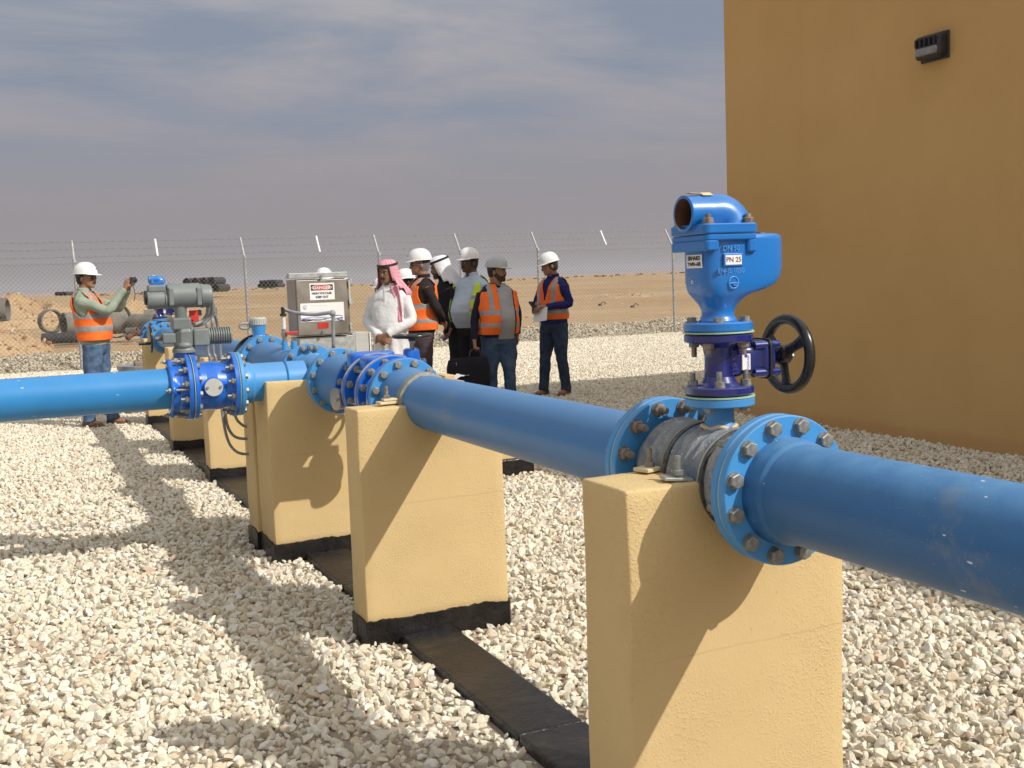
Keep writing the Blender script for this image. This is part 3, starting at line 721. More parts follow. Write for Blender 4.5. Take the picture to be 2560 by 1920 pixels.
# tee on the first pillar
t = empty('pipe_tee', (PX, 2.26, 0.97), 'short tee wrapped in plastic film between two flanges on the nearest pillar', 'pipe tee')
flange(t, PP(2.014), -YD, 0.168, 0.024, M['flange'], hasbolts=False)
bolts(t, PP(2.038), YD, 0.146, 12, 'nut', 0.0165)
mb = MB(); prof = []
for k in range(40):
    y = k/39*0.375; prof.append((y, 0.116+0.003*math.sin(k*1.9)+0.004*math.exp(-((y-0.19)/0.05)**2)+0.004*(y < 0.02 or y > 0.355)))
mb.lathe(prof, PP(2.06), YD, 72, caps=(False, False))
for p_ in mb.v:
    q = Vector((p_.x-PX, 0, p_.z-PZ)).normalized(); p_ += q*0.003*mnoise.noise(p_*40)
mb.build('film_wrap', M['wrap'], t)
for yy, rr, wd, mt in ((2.300, 0.1235, 0.006, 'wrapdark'), (2.155, 0.1225, 0.0035, 'clampsteel'), (2.145, 0.1220, 0.004, 'wrapdark'), (2.325, 0.1215, 0.014, 'grout')):
    mb = MB(); mb.lathe([(-wd, rr-0.01), (-wd*0.8, rr), (wd*0.8, rr), (wd, rr-0.01)], PP(yy), YD, 72, caps=(False, False)); mb.build('strap', M[mt], t)
mb = MB(); mb.lathe([(0, 0.045), (0.02, 0.040), (0.035, 0.034), (0.075, 0.0335)], (PX, 2.236, 1.07), (0, 0, 1), 32); mb.build('riser', M['flange'], t)
mb = MB(); mb.tube([(PX+0.040*math.cos(a)*(1+0.1*math.sin(3*a)), 2.236+0.040*math.sin(a), 1.088+0.004*math.sin(5*a)) for a in [2*math.pi*k/16 for k in range(16)]], 0.006, 6, sub=2, closed=True)
mb.build('tape', M['clampcream'], t)
def cplate(t, zc, r=0.083, th=0.021, mat=None, up=True, kind='nut', nb=4, nm='small_flange'):
    return flange(t, (t_xy[0], t_xy[1], zc), (0, 0, 1 if up else -1), r, th, mat, kind, n=nb, s=0.0125, bR=0.0625, bore=0.02, ph=0.18)
t_xy = (PX, 2.26)

fl = flange(t, (PX, 2.236, 1.139), (0, 0, -1), 0.083, 0.0215, M['flange'], 'head', n=4, s=0.0125, bR=0.0625, bore=0.02, ph=0.62)
# saddle clamp lugs
cl = empty('pipe_clamp', (1.42, 2.27, 0.975), 'steel saddle clamp lug with upright bolt on the nearest pillar top', 'clamp')
mb = MB(); mb.box((1.405, 2.335, 0.985), (0.055, 0.05, 0.010), M=Matrix.Rotation(0.3, 3, 'Z')); mb.build('lug_plate', M['clampcream'], cl, bevel=0.003)
mb = MB(); mb.box((1.400, 2.20, 0.982), (0.07, 0.045, 0.008), M=Matrix.Rotation(-0.25, 3, 'Z') @ Matrix.Rotation(0.1, 3, 'Y')); mb.build('lug_plate', M['clampsteel'], cl, bevel=0.002)
for (xx, yy) in ((1.41, 2.335), (1.405, 2.20)):
    mb = MB(); mb.cyl((xx, yy, 0.975), (xx, yy, 1.035), 0.007, n=10); mb.hexa((xx, yy, 0.990), (0, 0, 1), 0.013, 0.012); mb.build('clamp_bolt', M['rustbolt'] if yy > 2.3 else M['steel'], cl)

# middle pipe
p = empty('blue_pipe', (PX, 3.5, 0), 'middle blue pipe spanning from the wrapped tee to the second pillar', 'pipe')
mb = MB(); mb.lathe([(0, 0.125), (0.02, 0.118), (0.035, PR), (2.05, PR)], PP(2.51), YD, 96, caps=(False, False)); mb.build('pipe_wall', M['pipe'], p)
flange(t, PP(2.458), -YD, 0.168, 0.023, M['flange'], 'nut', s=0.0165, bmat=M['rustbolt'])
gasket(p, PP(2.484), YD, 0.1655, 0.005)
flange(p, PP(2.512), YD, 0.168, 0.024, M['flange'], 'head')
mb = MB(); mb.lathe([(-0.030, PR), (-0.022, PR+0.010), (0.018, PR+0.011), (0.032, PR)], PP(4.325), YD, 72, caps=(False, False))
for p_ in mb.v:
    q = Vector((p_.x-PX, 0, p_.z-PZ)).normalized(); p_ += q*0.004*mnoise.noise(p_*30)+YD*0.004*mnoise.noise(p_*17)
mb.build('grout_collar', M['grout'], p)
flange(p, PP(4.548), -YD, 0.168, 0.026, M['flange'], 'head')
mb = MB(); mb.lathe([(0, PR), (0.03, PR+0.002), (0.13, 0.128), (0.16, 0.132)], PP(4.39), YD, 72, caps=(False, False)); mb.build('weld_neck', M['pipe'], p)
cl = empty('pipe_clamp', (1.40, 4.34, 0.965), 'cream splashed clamp lug with a bolt on the second pillar top', 'clamp')
mb = MB(); mb.box((1.395, 4.34, 0.978), (0.09, 0.05, 0.012), M=Matrix.Rotation(0.1, 3, 'Z')); mb.box((1.40, 4.335, 0.990), (0.06, 0.04, 0.01)); mb.build('lug_plate', M['clampcream'], cl, bevel=0.003)
mb = MB(); mb.cyl((1.39, 4.34, 0.97), (1.39, 4.34, 1.045), 0.007, n=10); mb.hexa((1.39, 4.34, 0.996), (0, 0, 1), 0.013, 0.012); mb.build('clamp_bolt', M['rustbolt'], cl)

# gate valve body and dismantling joint between second pillar and tee
v = empty('gate_valve', (PX, 4.7, 0.97), 'bright blue bolted valve body just behind the light blue flange on the second pillar', 'valve')
for y, kind, sgn in ((4.575, 'nut', 1), (4.744, 'nut', -1)):
    pass
flange(v, PP(4.600), YD, 0.170, 0.024, M['valve'], 'nut', hasbolts=False)
mb = MB(); mb.lathe([(0, 0.13), (0.03, 0.115), (0.08, 0.112), (0.12, 0.13)], PP(4.60), YD, 64, caps=(False, False)); mb.build('valve_body', M['valve'], v)
flange(v, PP(4.722), -YD, 0.170, 0.024, M['valve'], 'nut', bmat=M['steel'])
mb = MB(); mb.lathe([(-.002, 0.10), (-.002, 0.174), (.002, 0.174), (.002, 0.10)], PP(4.750), YD, 72, caps=(False, False)); mb.build('gasket', M['galv'], v)
v2 = empty('dismantling_joint', (PX, 5.0, 0.97), 'bright blue joint with ribbed plates and long studs, left of the bolted valve', 'pipe joint')
flange(v2, PP(4.778), YD, 0.170, 0.024, M['valve'], 'nut', hasbolts=False)
mb = MB(); mb.lathe([(0, 0.135), (0.04, 0.118), (0.12, 0.118), (0.155, 0.13)], PP(4.778), YD, 64, caps=(False, False)); mb.build('joint_sleeve', M['valve'], v2)
flange(v2, PP(4.935), -YD, 0.170, 0.024, M['valve'], 'nut')
mb = MB(); mb.lathe([(-.002, 0.10), (-.002, 0.174), (.002, 0.174), (.002, 0.10)], PP(4.962), YD, 72, caps=(False, False)); mb.build('gasket', M['galv'], v2)
v3 = empty('butterfly_valve', (PX, 5.1, 0.97), 'blue valve with a round stainless cover plate on its side, left of the ribbed joint', 'valve')
flange(v3, PP(4.990), YD, 0.170, 0.024, M['valve'], 'nut', hasbolts=False)
mb = MB(); mb.lathe([(0, 0.14), (0.03, 0.125), (0.09, 0.125), (0.12, 0.14)], PP(4.99), YD, 64, caps=(False, False)); mb.build('valve_body', M['valve'], v3)
flange(v3, PP(5.105), -YD, 0.165, 0.024, M['valve'], 'nut')
mb = MB(); q = PP(5.05)+Vector((-0.13, -0.0, -0.035)); mb.cyl(q+Vector((0.05, 0, 0)), q+Vector((-0.045, -0.01, 0)), 0.048, n=32); mb.build('side_boss', M['valve'], v3)
mb = MB(); mb.cyl(q+Vector((-0.045, -0.01, 0)), q+Vector((-0.055, -0.012, 0)), 0.052, n=32)
for s_ in (-1, 1): mb.hexa(q+Vector((-0.055, -0.012+0.03*s_, 0.0)), (-1, -.2, 0), 0.009, 0.006)
mb.build('cover_plate', M['stainless'], v3)
for y in (4.68, 4.86):
    for k in range(6):
        a = 2*math.pi*(k+0.3)/6
        mb = MB(); c_ = PP(y)+Vector((math.cos(a), 0, math.sin(a)))*0.146; mb.cyl(c_-YD*0.07, c_+YD*0.07, 0.008, n=8); mb.build('stud', M['steel'], v if y < 4.7 else v2)
# bonnet cap on top of the joint
mb = MB()
mb.rings([se_ring(PX, 4.86, 0.10, 0.09, 1.07, 4), se_ring(PX, 4.86, 0.10, 0.09, 1.125, 4), se_ring(PX, 4.86, 0.09, 0.08, 1.135, 4)], smooth=False)
mb.rings([se_ring(PX, 5.05, 0.11, 0.06, 1.07, 4), se_ring(PX, 5.05, 0.11, 0.06, 1.135, 4), se_ring(PX, 5.05, 0.10, 0.05, 1.145, 4)], smooth=False)
mb.build('top_pad', M['valve'], v2, bevel=0.006)
# tee reducer with its big light blue flange above the third pillar
t3 = empty('pipe_reducer', (PX, 5.4, 0.97), 'light blue flanged taper piece above the third pillar', 'pipe')
flange(t3, PP(5.132), YD, 0.165, 0.024, M['flange'], 'head', hasbolts=False)
mb = MB(); mb.lathe([(0, 0.125), (0.05, 0.118), (0.3, 0.128), (0.41, 0.135), (0.455, 0.14)], PP(5.132), YD, 72, caps=(False, False)); mb.build('pipe_wall', M['pipe'], t3)
flange(t3, PP(5.590), -YD, 0.168, 0.024, M['flange'], 'head')
gasket(t3, PP(5.617), YD, 0.166, 0.004, M['black'])
# tee with branch to the left
YL = 5.97; ZL = 0.962
t4 = empty('pipe_tee', (PX, YL, 0.97), 'light blue painted tee where the branch pipe leaves the main line, on the third pillar', 'pipe tee')
flange(t4, PP(5.643), YD, 0.168, 0.022, M['flange'], hasbolts=False)
mb = MB(); mb.lathe([(0, PR+0.012), (0.03, PR), (0.55, PR), (0.58, PR+0.012)], PP(5.643), YD, 72, caps=(False, False))
mb.build('pipe_wall', M['flange'], t4)
xE = at(605, 960, YL).x
mb = MB(); mb.lathe([(0, PR), (0.04, PR), (0.055, PR-0.008), (PX-xE-0.1, PR-0.008)], (xE, YL, ZL), (1, 0, 0), 72, caps=(False, False))
mb.lathe([(-.006, PR-.006), (0, PR+.003), (0.006, PR-.006)], (at(712, 960, YL).x, YL, ZL), (1, 0, 0), 72, caps=(False, False))
mb.build('branch', M['flange'], t4)
flange(t4, PP(6.225), -YD, 0.168, 0.024, M['flange'], 'nut')
bolts(t4, PP(6.20), -YD, 0.146, 2, 'nut', 0.0165)

# small bore nipples, gauge stem
p = empty('blue_pipe', (PX, 6.8, 0), 'short blue spool pipe between the tee and the capped flow meter', 'pipe')
mb = MB(); mb.lathe([(0, 0.13), (0.04, 0.112), (0.4, 0.112), (0.9, 0.135), (1.12, 0.140)], PP(6.25), YD, 72, caps=(False, False)); mb.build('pipe_wall', M['pipe'], p)
flange(p, PP(6.252), YD, 0.168, 0.024, M['flange'], 'nut', hasbolts=False)
mb = MB(); mb.lathe([(-0.02, 0.11), (-0.012, 0.118), (0.012, 0.118), (0.02, 0.11)], PP(6.42), YD, 64, caps=(False, False)); mb.build('grout_collar', M['grout'], p)
flange(p, PP(7.36), -YD, 0.180, 0.028, M['flange'], 'head')
def zrow(px, py, Y): return at(px, py, Y)
g = at(712, 860, 6.75)
for pxx in (712, 735):
    q = at(pxx, 865, 6.75 if pxx == 712 else 6.6)
    mb = MB(); mb.cyl((q.x, q.y, 1.06), (q.x, q.y, at(pxx, 853, q.y).z), 0.019, n=16); mb.build('nipple', M['flange'], p)
gg = empty('pressure_gauge_stem', (g.x, g.y, 1.12), 'upright clear and steel gauge stem with red lever cock, in front of the cabinet', 'gauge stem')
zt = lambda py: at(712, py, g.y).z
mb = MB(); mb.cyl((g.x, g.y, zt(853)), (g.x, g.y, zt(822)), 0.014, n=12); mb.hexa((g.x, g.y, zt(842)), (0, 0, 1), 0.019, 0.03); mb.build('ball_cock', M['steel'], gg)
mb = MB(); mb.cyl((g.x, g.y, zt(822)), (g.x, g.y, zt(790)), 0.013, n=12); mb.build('clear_tube', M['white'], gg)
mb = MB(); mb.cyl((g.x, g.y, zt(790)), (g.x, g.y, zt(784)), 0.020, n=12); mb.cyl((g.x, g.y, zt(784)), (g.x, g.y, zt(768)), 0.012, n=12); mb.build('black_cap', M['black'], gg)
a = at(714, 833, g.y-0.02); b = at(745, 832, g.y-0.02); mb = MB(); mb.box((a+b)/2, ((b-a).length, 0.012, 0.018)); mb.build('lever', M['redlever'], gg, bevel=0.003)
mb = MB(); pts = [at(706, 768, g.y), at(718, 776, g.y), at(745, 783, g.y-.05), at(790, 786, g.y-.1), at(825, 782, g.y-.15), at(833, 788, g.y-.15), at(833, 810, g.y-.15), at(834, 870, g.y-.15)]
mb.tube(pts, 0.011, 10)
mb.ell(at(831, 783, g.y-.15), .02, .02, .02)
tag(mb.build('conduit', M['conduit'], None, (g.x, g.y, 1.1)), 'bent grey cable conduit arching in front of the steel cabinet', 'conduit')

# flow meter with capped neck
fm = empty('flow_meter', (PX, 7.55, 0.97), 'blue flow meter with a grey screw cap on its neck, behind the tee', 'flow meter')
flange(fm, PP(7.388), YD, 0.180, 0.026, M['flange'], hasbolts=False)
mb = MB()
for k in (0,):
    rr = [[PP(y)+Vector((math.cos(a), 0, math.sin(a)))*(r_/math.cos((a+rad(22.5)) % rad(45)-rad(22.5)) if oct_ else r_) for a in [2*math.pi*j/48 for j in range(48)]]
          for y, r_, oct_ in ((7.39, 0.165, True), (7.56, 0.165, True))]
    mb.rings(rr, smooth=False)
mb.build('meter_body', M['flange'], fm)
q = at(647, 835, 7.5)
mb = MB(); mb.lathe([(0, 0.05), (0.03, 0.048), (0.05, 0.040), (at(647, 812, 7.5).z-1.10, 0.05)], (q.x, 7.5, 1.10), (0, 0, 1), 32); mb.build('neck', M['flange'], fm)
zc = at(647, 812, 7.5).z
mb = MB(); mb.lathe([(0, 0.054), (0.042, 0.054), (0.048, 0.050)], (q.x, 7.5, zc), (0, 0, 1), 32)
for k in range(24):
    a = 2*math.pi*k/24; mb.box((q.x+.054*math.cos(a), 7.5+.054*math.sin(a), zc+.021), (.006, .004, .038), M=Matrix.Rotation(a, 3, 'Z'))
mb.build('screw_cap', M['greybox'], fm)
mb = MB(); e_ = at(612, 815, 7.5); mb.tube([e_+Vector((0.035*math.cos(a), 0, 0.018*math.sin(a))) for a in [2*math.pi*k/16 for k in range(16)]], 0.008, 8, sub=1, closed=True); mb.cyl(e_+Vector((.035, 0, 0)), e_+Vector((.07, 0, 0)), 0.009)
mb.build('lifting_eye', M['conduit'], fm)
p = empty('grey_pipe', (PX, 9.5, 0), 'dusty grey blue pipe continuing behind the flow meter to the far air valve', 'pipe')
flange(p, PP(7.60), YD, 0.185, 0.03, M['black'], hasbolts=False)
mb = MB(); mb.lathe([(0, 0.15), (0.1, 0.14), (0.3, 0.112), (4.75, 0.112)], PP(7.60), YD, 64, caps=(False, False)); mb.build('pipe_wall', M['pipe'], p)
flange(p, PP(12.36), -YD, 0.168, 0.024, M['flange'], 'head')

# ------------------------------------------------------------------ air valve on its navy gate valve
def make_air_valve(x, y, writing=True):
    g = empty('gate_valve', (x, y, 1.165), 'navy blue gate valve with an upright black handwheel below the nearest air valve', 'valve', 'air valve sets on the tees')
    XY = lambda dx, z, dy=0: Vector((x+dx, y+dy, z))
    gasket(g, XY(0, 1.1625), (0, 0, 1), 0.084, 0.0035); 
    mb = MB(); mb.lathe([(0, .05), (0.0035, 0.078), (0.0036, 0.05)], XY(0, 1.1645), (0, 0, 1), 40); mb.build('rubber_ring', M['black'], g)
    flange(g, XY(0, 1.187), (0, 0, 1), 0.082, 0.0195, M['navy'], 'nut', n=4, s=0.0125, bR=0.0625, bore=0.02, ph=0.62, bmat=M['steel'])
    mb = MB(); mb.lathe([(0, 0.052), (0.008, 0.042), (0.022, 0.036), (0.05, 0.034), (0.07, 0.034), (0.092, 0.038), (0.104, 0.05)], XY(0, 1.187), (0, 0, 1), 40); 
    mb.build('valve_body', M['navy'], g)
    flange(g, XY(0, 1.292), (0, 0, -1), 0.082, 0.0195, M['navy'], 'nut', n=4, s=0.0125, bR=0.0625, bore=0.02, ph=0.62, bmat=M['rustbolt'])
    gasket(g, XY(0, 1.3155), (0, 0, 1), 0.0845, 0.0035)
    mb = MB(); mb.lathe([(0, .05), (0.0035, 0.078), (0.0036, 0.05)], XY(0, 1.3115), (0, 0, 1), 40); mb.build('rubber_ring', M['black'], g)
    zc = 1.245
    mb = MB()
    def xr(dx, ry, rz, e=4): return [Vector((x+dx, y+p.x, zc+p.y)) for p in [Vector((q.x, q.y)) for q in se_ring(0, 0, ry, rz, 0, e, 28)]]
    mb.rings([xr(0.0, 0.030, 0.035), xr(0.035, 0.036, 0.040), xr(0.05, 0.034, 0.036), xr(0.108, 0.032, 0.034), xr(0.110, 0.041, 0.046), xr(0.118, 0.041, 0.046)])
    mb.build('bonnet', M['navy'], g)
    mb = MB(); mb.rings([xr(0.118, 0.044, 0.049, 6), xr(0.127, 0.044, 0.049, 6)]); mb.build('gasket', M['black'], g)
    mb = MB(); mb.rings([xr(0.127, 0.040, 0.046), xr(0.137, 0.038, 0.044), xr(0.141, 0.022, 0.024), xr(0.165, 0.014, 0.015)])
    for sy in (-1, 1):
        for sz in (-1, 1):
            q = Vector((x, y+sy*0.029, zc+sz*0.033)); mb.cyl(q+Vector((0.080, 0, 0)), q+Vector((0.119, 0, 0)), 0.011, n=14); mb.cyl(q+Vector((0.127, 0, 0)), q+Vector((0.152, 0, 0)), 0.012, 0.010, n=14)
    mb.build('bonnet_cover', M['navy'], g)
    mb = MB(); mb.cyl((x+.15, y, zc), (x+.215, y, zc), 0.007, n=12); mb.hexa((x+.203, y, zc), (1, 0, 0), 0.011, 0.014); mb.build('stem', M['steel'], g)
    handwheel(g, (x+0.202, y, zc+0.004), (1, 0, 0), 0.0865, 0.0135, ph=-1.57, dish=0.014, spoke_w=0.016, hubr=0.024)
    if writing:
        mb = MB(); mb.bx(x+0.040, x+0.063, y-0.0395, y-0.034, zc-0.022, zc+0.016); mb.build('label_plate', M['signwhite'], g)
        text_mesh('lettering', 'ERHARD', 0.0085, (x+0.056, y-0.0398, zc-0.004), (0, 0, -1), (1, 0, 0), 0.0001, M['signblue'], g)
        mb = MB(); mb.lathe([(0, 0.003), (0.0002, 0.0045)], (x+0.050, y-0.0397, zc+0.0115), (0, -1, 0), 16); mb.build('emblem', M['signblue'], g)
        text_mesh('lettering', 'STAAG', 0.019, (x+0.018, y-0.0395, zc-0.003), (0, 0, 1), (-1, 0, 0), 0.0012, M['navytext'], g)
    a = empty('air_valve', (x, y, 1.318), 'bright blue air valve with elbow outlet and white PN 25 plate, nearest the camera', 'valve', 'air valve sets on the tees')
    mb = MB(); mb.lathe([(0.0, 0.02), (0, .079), (0.003, 0.082), (0.0185, 0.082), (0.0215, 0.079), (0.022, 0.05)], XY(0, 1.318), (0, 0, 1), 60)
    fl = mb.build('flange', M['airvalve'], a); bolts(fl, XY(0, 1.340), (0, 0, 1), 0.0625, 4, 'head', 0.0125, M['steel'], 0.62)
    mb = MB()
    prof = [(1.338, -.050, .050, .050), (1.345, -.043, .043, .043), (1.356, -.038, .038, .038), (1.368, -.0385, .039, .039), (1.380, -.043, .044, .043), (1.390, -.049, .052, .049), (1.398, -.055, .063, .054), (1.404, -.059, .078, .058), (1.409, -.062, .098, .060), (1.415, -.0645, .122, .062),
            (1.423, -.066, .145, .064), (1.434, -.067, .159, .0655), (1.450, -.067, .168, .066), (1.468, -.067, .172, .066), (1.530, -.067, .172, .066), (1.540, -.066, .168, .065), (1.544, -.064, .159, .060)]
    rs = []
    for z, x0, x1, hy in prof:
        e_ = 2.1+2.0*min(1, max(0, (z-1.37)/0.06)); q = se_ring(x+(x0+x1)/2, y, (x1-x0)/2, hy, z, e_, 64)
        for v_ in q:                                    # the float chamber gets narrower towards its far end
            t_ = max(0, (v_.x-x-.045)/.125); v_.y = y+(v_.y-y)*(1-0.32*t_*t_)
        rs.append(q)
    mb.rings(rs); mb.build('valve_body', M['airvalve'], a)
    def prism(mb, x0, x1, y0, y1, z0, z1, r=0.02):
        def rr(z, q=0): return [Vector((x+cx+ (r-q)*math.cos(b), y+cy+(r-q)*math.sin(b), z)) for (cx, cy, b0) in ((x1-r, y0+r, -math.pi/2), (x1-r, y1-r, 0), (x0+r, y1-r, math.pi/2), (x0+r, y0+r, math.pi)) for b in [b0+math.pi/2*k/5 for k in range(6)]]
        mb.rings([rr(z0, .003), rr(z0+.003), rr(z1-.003), rr(z1, .003)], smooth=False)
    mb = MB(); prism(mb, -0.082, 0.066, -.080, .080, 1.5455, 1.569, .016); mb.build('lid', M['airvalve'], a)
    mb = MB(); prism(mb, -0.080, 0.064, -.078, .078, 1.530, 1.5445, .014); prism(mb, -0.0805, -0.042, -.0785, .0785, 1.507, 1.531, .012); prism(mb, 0.036, 0.063, -.077, -.05, 1.502, 1.531, .010); prism(mb, 0.036, 0.063, .05, .077, 1.502, 1.531, .010)
    mb.build('body_rim', M['airvalve'], a)
    mb = MB(); pts = [(x+.028, y, 1.555), (x+.026, y, 1.575), (x+.006, y, 1.592), (x-.035, y, 1.595), (x-.088, y, 1.595)]
    mb.tube(pts, [.060, .057, .050, .044, .0425], 40, sub=6); mb.f = [f for f in mb.f if len(f) < 10]
    mb.m = [0]*len(mb.f); mb.sm = [True]*len(mb.f)
    mb.bx(x-.050, x+.045, y-.034, y+.034, 1.565, 1.575)
    mb.lathe([(0, .0425), (0.003, .0430), (0.004, .036)], (x-.088, y, 1.595), (-1, 0, 0), 40, caps=(False, False))
    el_ = mb.build('elbow_outlet', M['airvalve'], a)
    mb = MB(); mb.lathe([(0, .0362), (0.06, .0362), (0.061, .001)], (x-.0915, y, 1.595), (1, 0, 0), 40, caps=(False, False)); mb.build('bore', M['rust'], el_)
    for cx, cy in ((-0.062, -0.058), (0.048, -0.060), (-0.062, 0.062), (0.048, 0.060)):
        mb = MB(); q = Vector((x+cx, y+cy, 1.569)); mb.cyl(q, q+Vector((0, 0, .002)), .0145, n=16); mb.hexa(q, (0, 0, 1), .0130, .0135, rot=random.random()); mb.cyl(q, q+Vector((0, 0, .022)), .0072, n=12); mb.build('bolt', M['rustbolt'], a)
    mb = MB(); mb.box((x+.062, y-.003, 1.577), (.03, .03, .016)); mb.build('square_plug', M['rustbolt'], a, bevel=.002)
    mb = MB(); mb.cyl((x+.128, y, 1.543), (x+.128, y, 1.549), .012, n=20); mb.build('plug', M['steel'], a)
    mb = MB(); mb.box((x-.055, y-.004, 1.6418), (0.05, 0.022, 0.0012), M=Matrix.Rotation(0.04, 3, 'Y')); mb.box((x-.036, y-.016, 1.640), (0.028, 0.014, 0.0012), M=Matrix.Rotation(0.5, 3, 'X')); mb.build('paper_tag', M['clampcream'], a)
    if writing:
        yf = y-0.0662
        text_mesh('lettering', 'DN 50', 0.0165, (x-.006, yf-.0002, 1.511), (1, 0, 0), (0, 0, 1), 0.0016, M['airtext'], a)
        text_mesh('lettering', 'EN-JS 1050', 0.0165, (x-.006, yf+.0012, 1.459), (1, 0, 0), (0, 0, 1), 0.0018, M['airtext'], a, sx=0.98)
        mb = MB(); mb.bx(x-.028, x+.025, yf-.003, yf+.003, 1.470, 1.499); mb.build('label_frame', M['airvalve'], a, bevel=0.001)
        mb = MB(); mb.bx(x-.024, x+.021, yf-.0038, yf-.0031, 1.4735, 1.4955); mb.build('label_plate', M['signwhite'], a)
        text_mesh('lettering', 'PN 25', 0.0165, (x-.0015, yf-.0042, 1.4845), (1, 0, 0), (0, 0, 1), 0.0002, M['signblack'], a)
        q = Vector((x+.000, yf+.0018, 1.432)); 
        mb = MB(); mb.tube([q+Vector((.013*math.cos(b), -.0015, .0135*math.sin(b))) for b in [2*math.pi*k/32 for k in range(32)]], 0.0016, 6, sub=1, closed=True); mb.box(q+Vector((.001, -.0015, -.001)), (.024, .003, .003)); mb.box(q+Vector((.004, -.0015, -.006)), (.010, .003, .002))
        mb.build('emblem', M['airtext'], a)
        # white sticker on the side that faces the outlet
        rt = Vector((0, -1, 0)); c_ = Vector((x-.0676, y-.006, 1.484)); nn = Vector((-1, 0, 0))
        mb = MB(); mb.box(c_, (0.0008, 0.064, 0.031)); mb.build('sticker', M['signwhite'], a)
        text_mesh('lettering', 'ERHARD', 0.0130, c_+nn*0.0008+Vector((0, 0, .0070)), rt, (0, 0, 1), 0.0002, M['signblack'], a, sx=1.05, bold=0.0006)
        text_mesh('lettering', 'TWIN-AIR', 0.0125, c_+nn*0.0008+Vector((0, 0, -.0068)), rt, (0, 0.0, 1), 0.0002, M['signblack'], a, sx=0.98, bold=0.0004)
        q = Vector((x-.0668, y+.004, 1.437)); text_mesh('lettering', 'e', 0.020, q+nn*0.0010, rt, (0, 0, 1), 0.0003, M['signpale'], a, bold=0.0004, sx=1.2)
        mb = MB()
        for k in range(10):
            b = 2*math.pi*k/10; mb.box(q+nn*0.0008+rt*0.0140*math.cos(b)+Vector((0, 0, .0125*math.sin(b))), (.0005, .002, .0015))
        mb.build('emblem', M['signpale'], a)
    return g, a
g1_, a1_ = make_air_valve(1.55, 2.236)
g2_ = copy_tree(g1_); g2_.location = (1.555, 12.84, 1.165); g2_['label'] = 'navy gate valve of the far air valve set, almost hidden behind the grey actuator'
a2_ = copy_tree(a1_); a2_.location = (1.555, 12.84, 1.318); a2_['label'] = 'far blue air valve whose elbow shows just above the grey actuator'
t = empty('pipe_tee', (PX, 12.84, 0.97), 'far blue flanged tee at the end of the pillar row, left of the actuator', 'pipe tee')
flange(t, PP(12.39), YD, 0.168, 0.024, M['flange'], hasbolts=False)
mb = MB(); mb.lathe([(0, .12), (.03, PR), (0.83, PR), (.86, .12)], PP(12.41), YD, 48, caps=(False, False)); mb.lathe([(0, .03), (0.19, .03), (0.19, .08), (.21, .08)], (PX, 12.84, .955), (0, 0, 1), 32); mb.build('pipe_wall', M['flange'], t)
flange(t, PP(13.28), -YD, 0.168, 0.024, M['flange'], 'nut')
p = empty('blind_flange', (PX, 13.3, 0), 'blue blind flange closing the far end of the pipe line', 'pipe cap')
flange(p, PP(13.31), YD, 0.168, 0.024, M['flange'], hasbolts=False)
mb = MB(); mb.lathe([(0, .12), (.02, .12), (.03, .02), (.05, .02), (.052, .001)], PP(13.31), YD, 40, caps=(False, False)); mb.build('cover_plate', M['flange'], p)

# vertical-stem gate valve beside the main line (its black wheel stands in front of the dark trousers)
gx = at(1030, 844, 5.35)
bv = empty('gate_valve', (gx.x, 5.35, 0.9), 'blue gate valve with a level black handwheel, right of the bolted blue joint', 'valve')
zt_ = at(1030, 898, 5.35).z; zm = at(1030, 870, 5.35).z
mb = MB(); mb.lathe([(0, .07), (0.10, .07)], (gx.x, 5.35, 0.86), (0, 0, 1), 32); mb.lathe([(-0.02, .06), (gx.x-PX+.06, .06)], (PX, 5.35, .93), (1, 0, 0), 32); mb.ell((gx.x, 5.35, .95), .085, .085, .11); mb.build('valve_body', M['valve'], bv)
mb = MB(); mb.rings([se_ring(gx.x, 5.35, .062, .05, zt_-.03, 4), se_ring(gx.x, 5.35, .062, .05, zt_-.008, 4)], smooth=False)
mb.rings([se_ring(gx.x-.008, 5.35, .042, .036, zt_-.008, 3), se_ring(gx.x-.008, 5.35, .038, .032, zm-.008, 3), se_ring(gx.x-.008, 5.35, .028, .024, zm, 3)]); mb.build('bonnet', M['valve'], bv, bevel=0.003)
for dx, dy in ((.045, -.034), (-.045, -.034), (.045, .034)):
    mb = MB(); mb.hexa((gx.x+dx, 5.35+dy, zt_-.008), (0, 0, 1), .010, .010); mb.build('bolt', M['steel'], bv)
mb = MB(); mb.cyl((gx.x, 5.35, zm-.01), (gx.x, 5.35, gx.z), .009, n=12); mb.cyl((gx.x, 5.35, gx.z-.03), (gx.x, 5.35, gx.z-.008), .014, .02, n=14); mb.build('stem', M['clampsteel'], bv)
handwheel(bv, (gx.x, 5.35, gx.z+0.008), (0, 0, 1), 0.092, 0.0095, ph=0.5, dish=0.010, spoke_w=0.014)

# ------------------------------------------------------------------ branch line to the left with actuator
def LX(px, Y=YL): return at(px, 965, Y).x
XD = Vector((1, 0, 0))
def PB(x): return Vector((x, YL, ZL))
LR = 0.1045
xA = LX(420)
p = empty('blue_pipe', (-2, YL, 0), 'long chipped blue branch pipe entering from the left edge of the picture', 'pipe')
mb = MB(); mb.lathe([(0, LR), (8+xA+.06, LR)], PB(-8), XD, 96, caps=(False, False)); mb.build('pipe_wall', M['pipe_worn'], p)
fa = empty('flange_adaptor', (xA, YL, ZL), 'bright blue lobed flange adaptor clamped on the end of the chipped branch pipe', 'pipe joint')
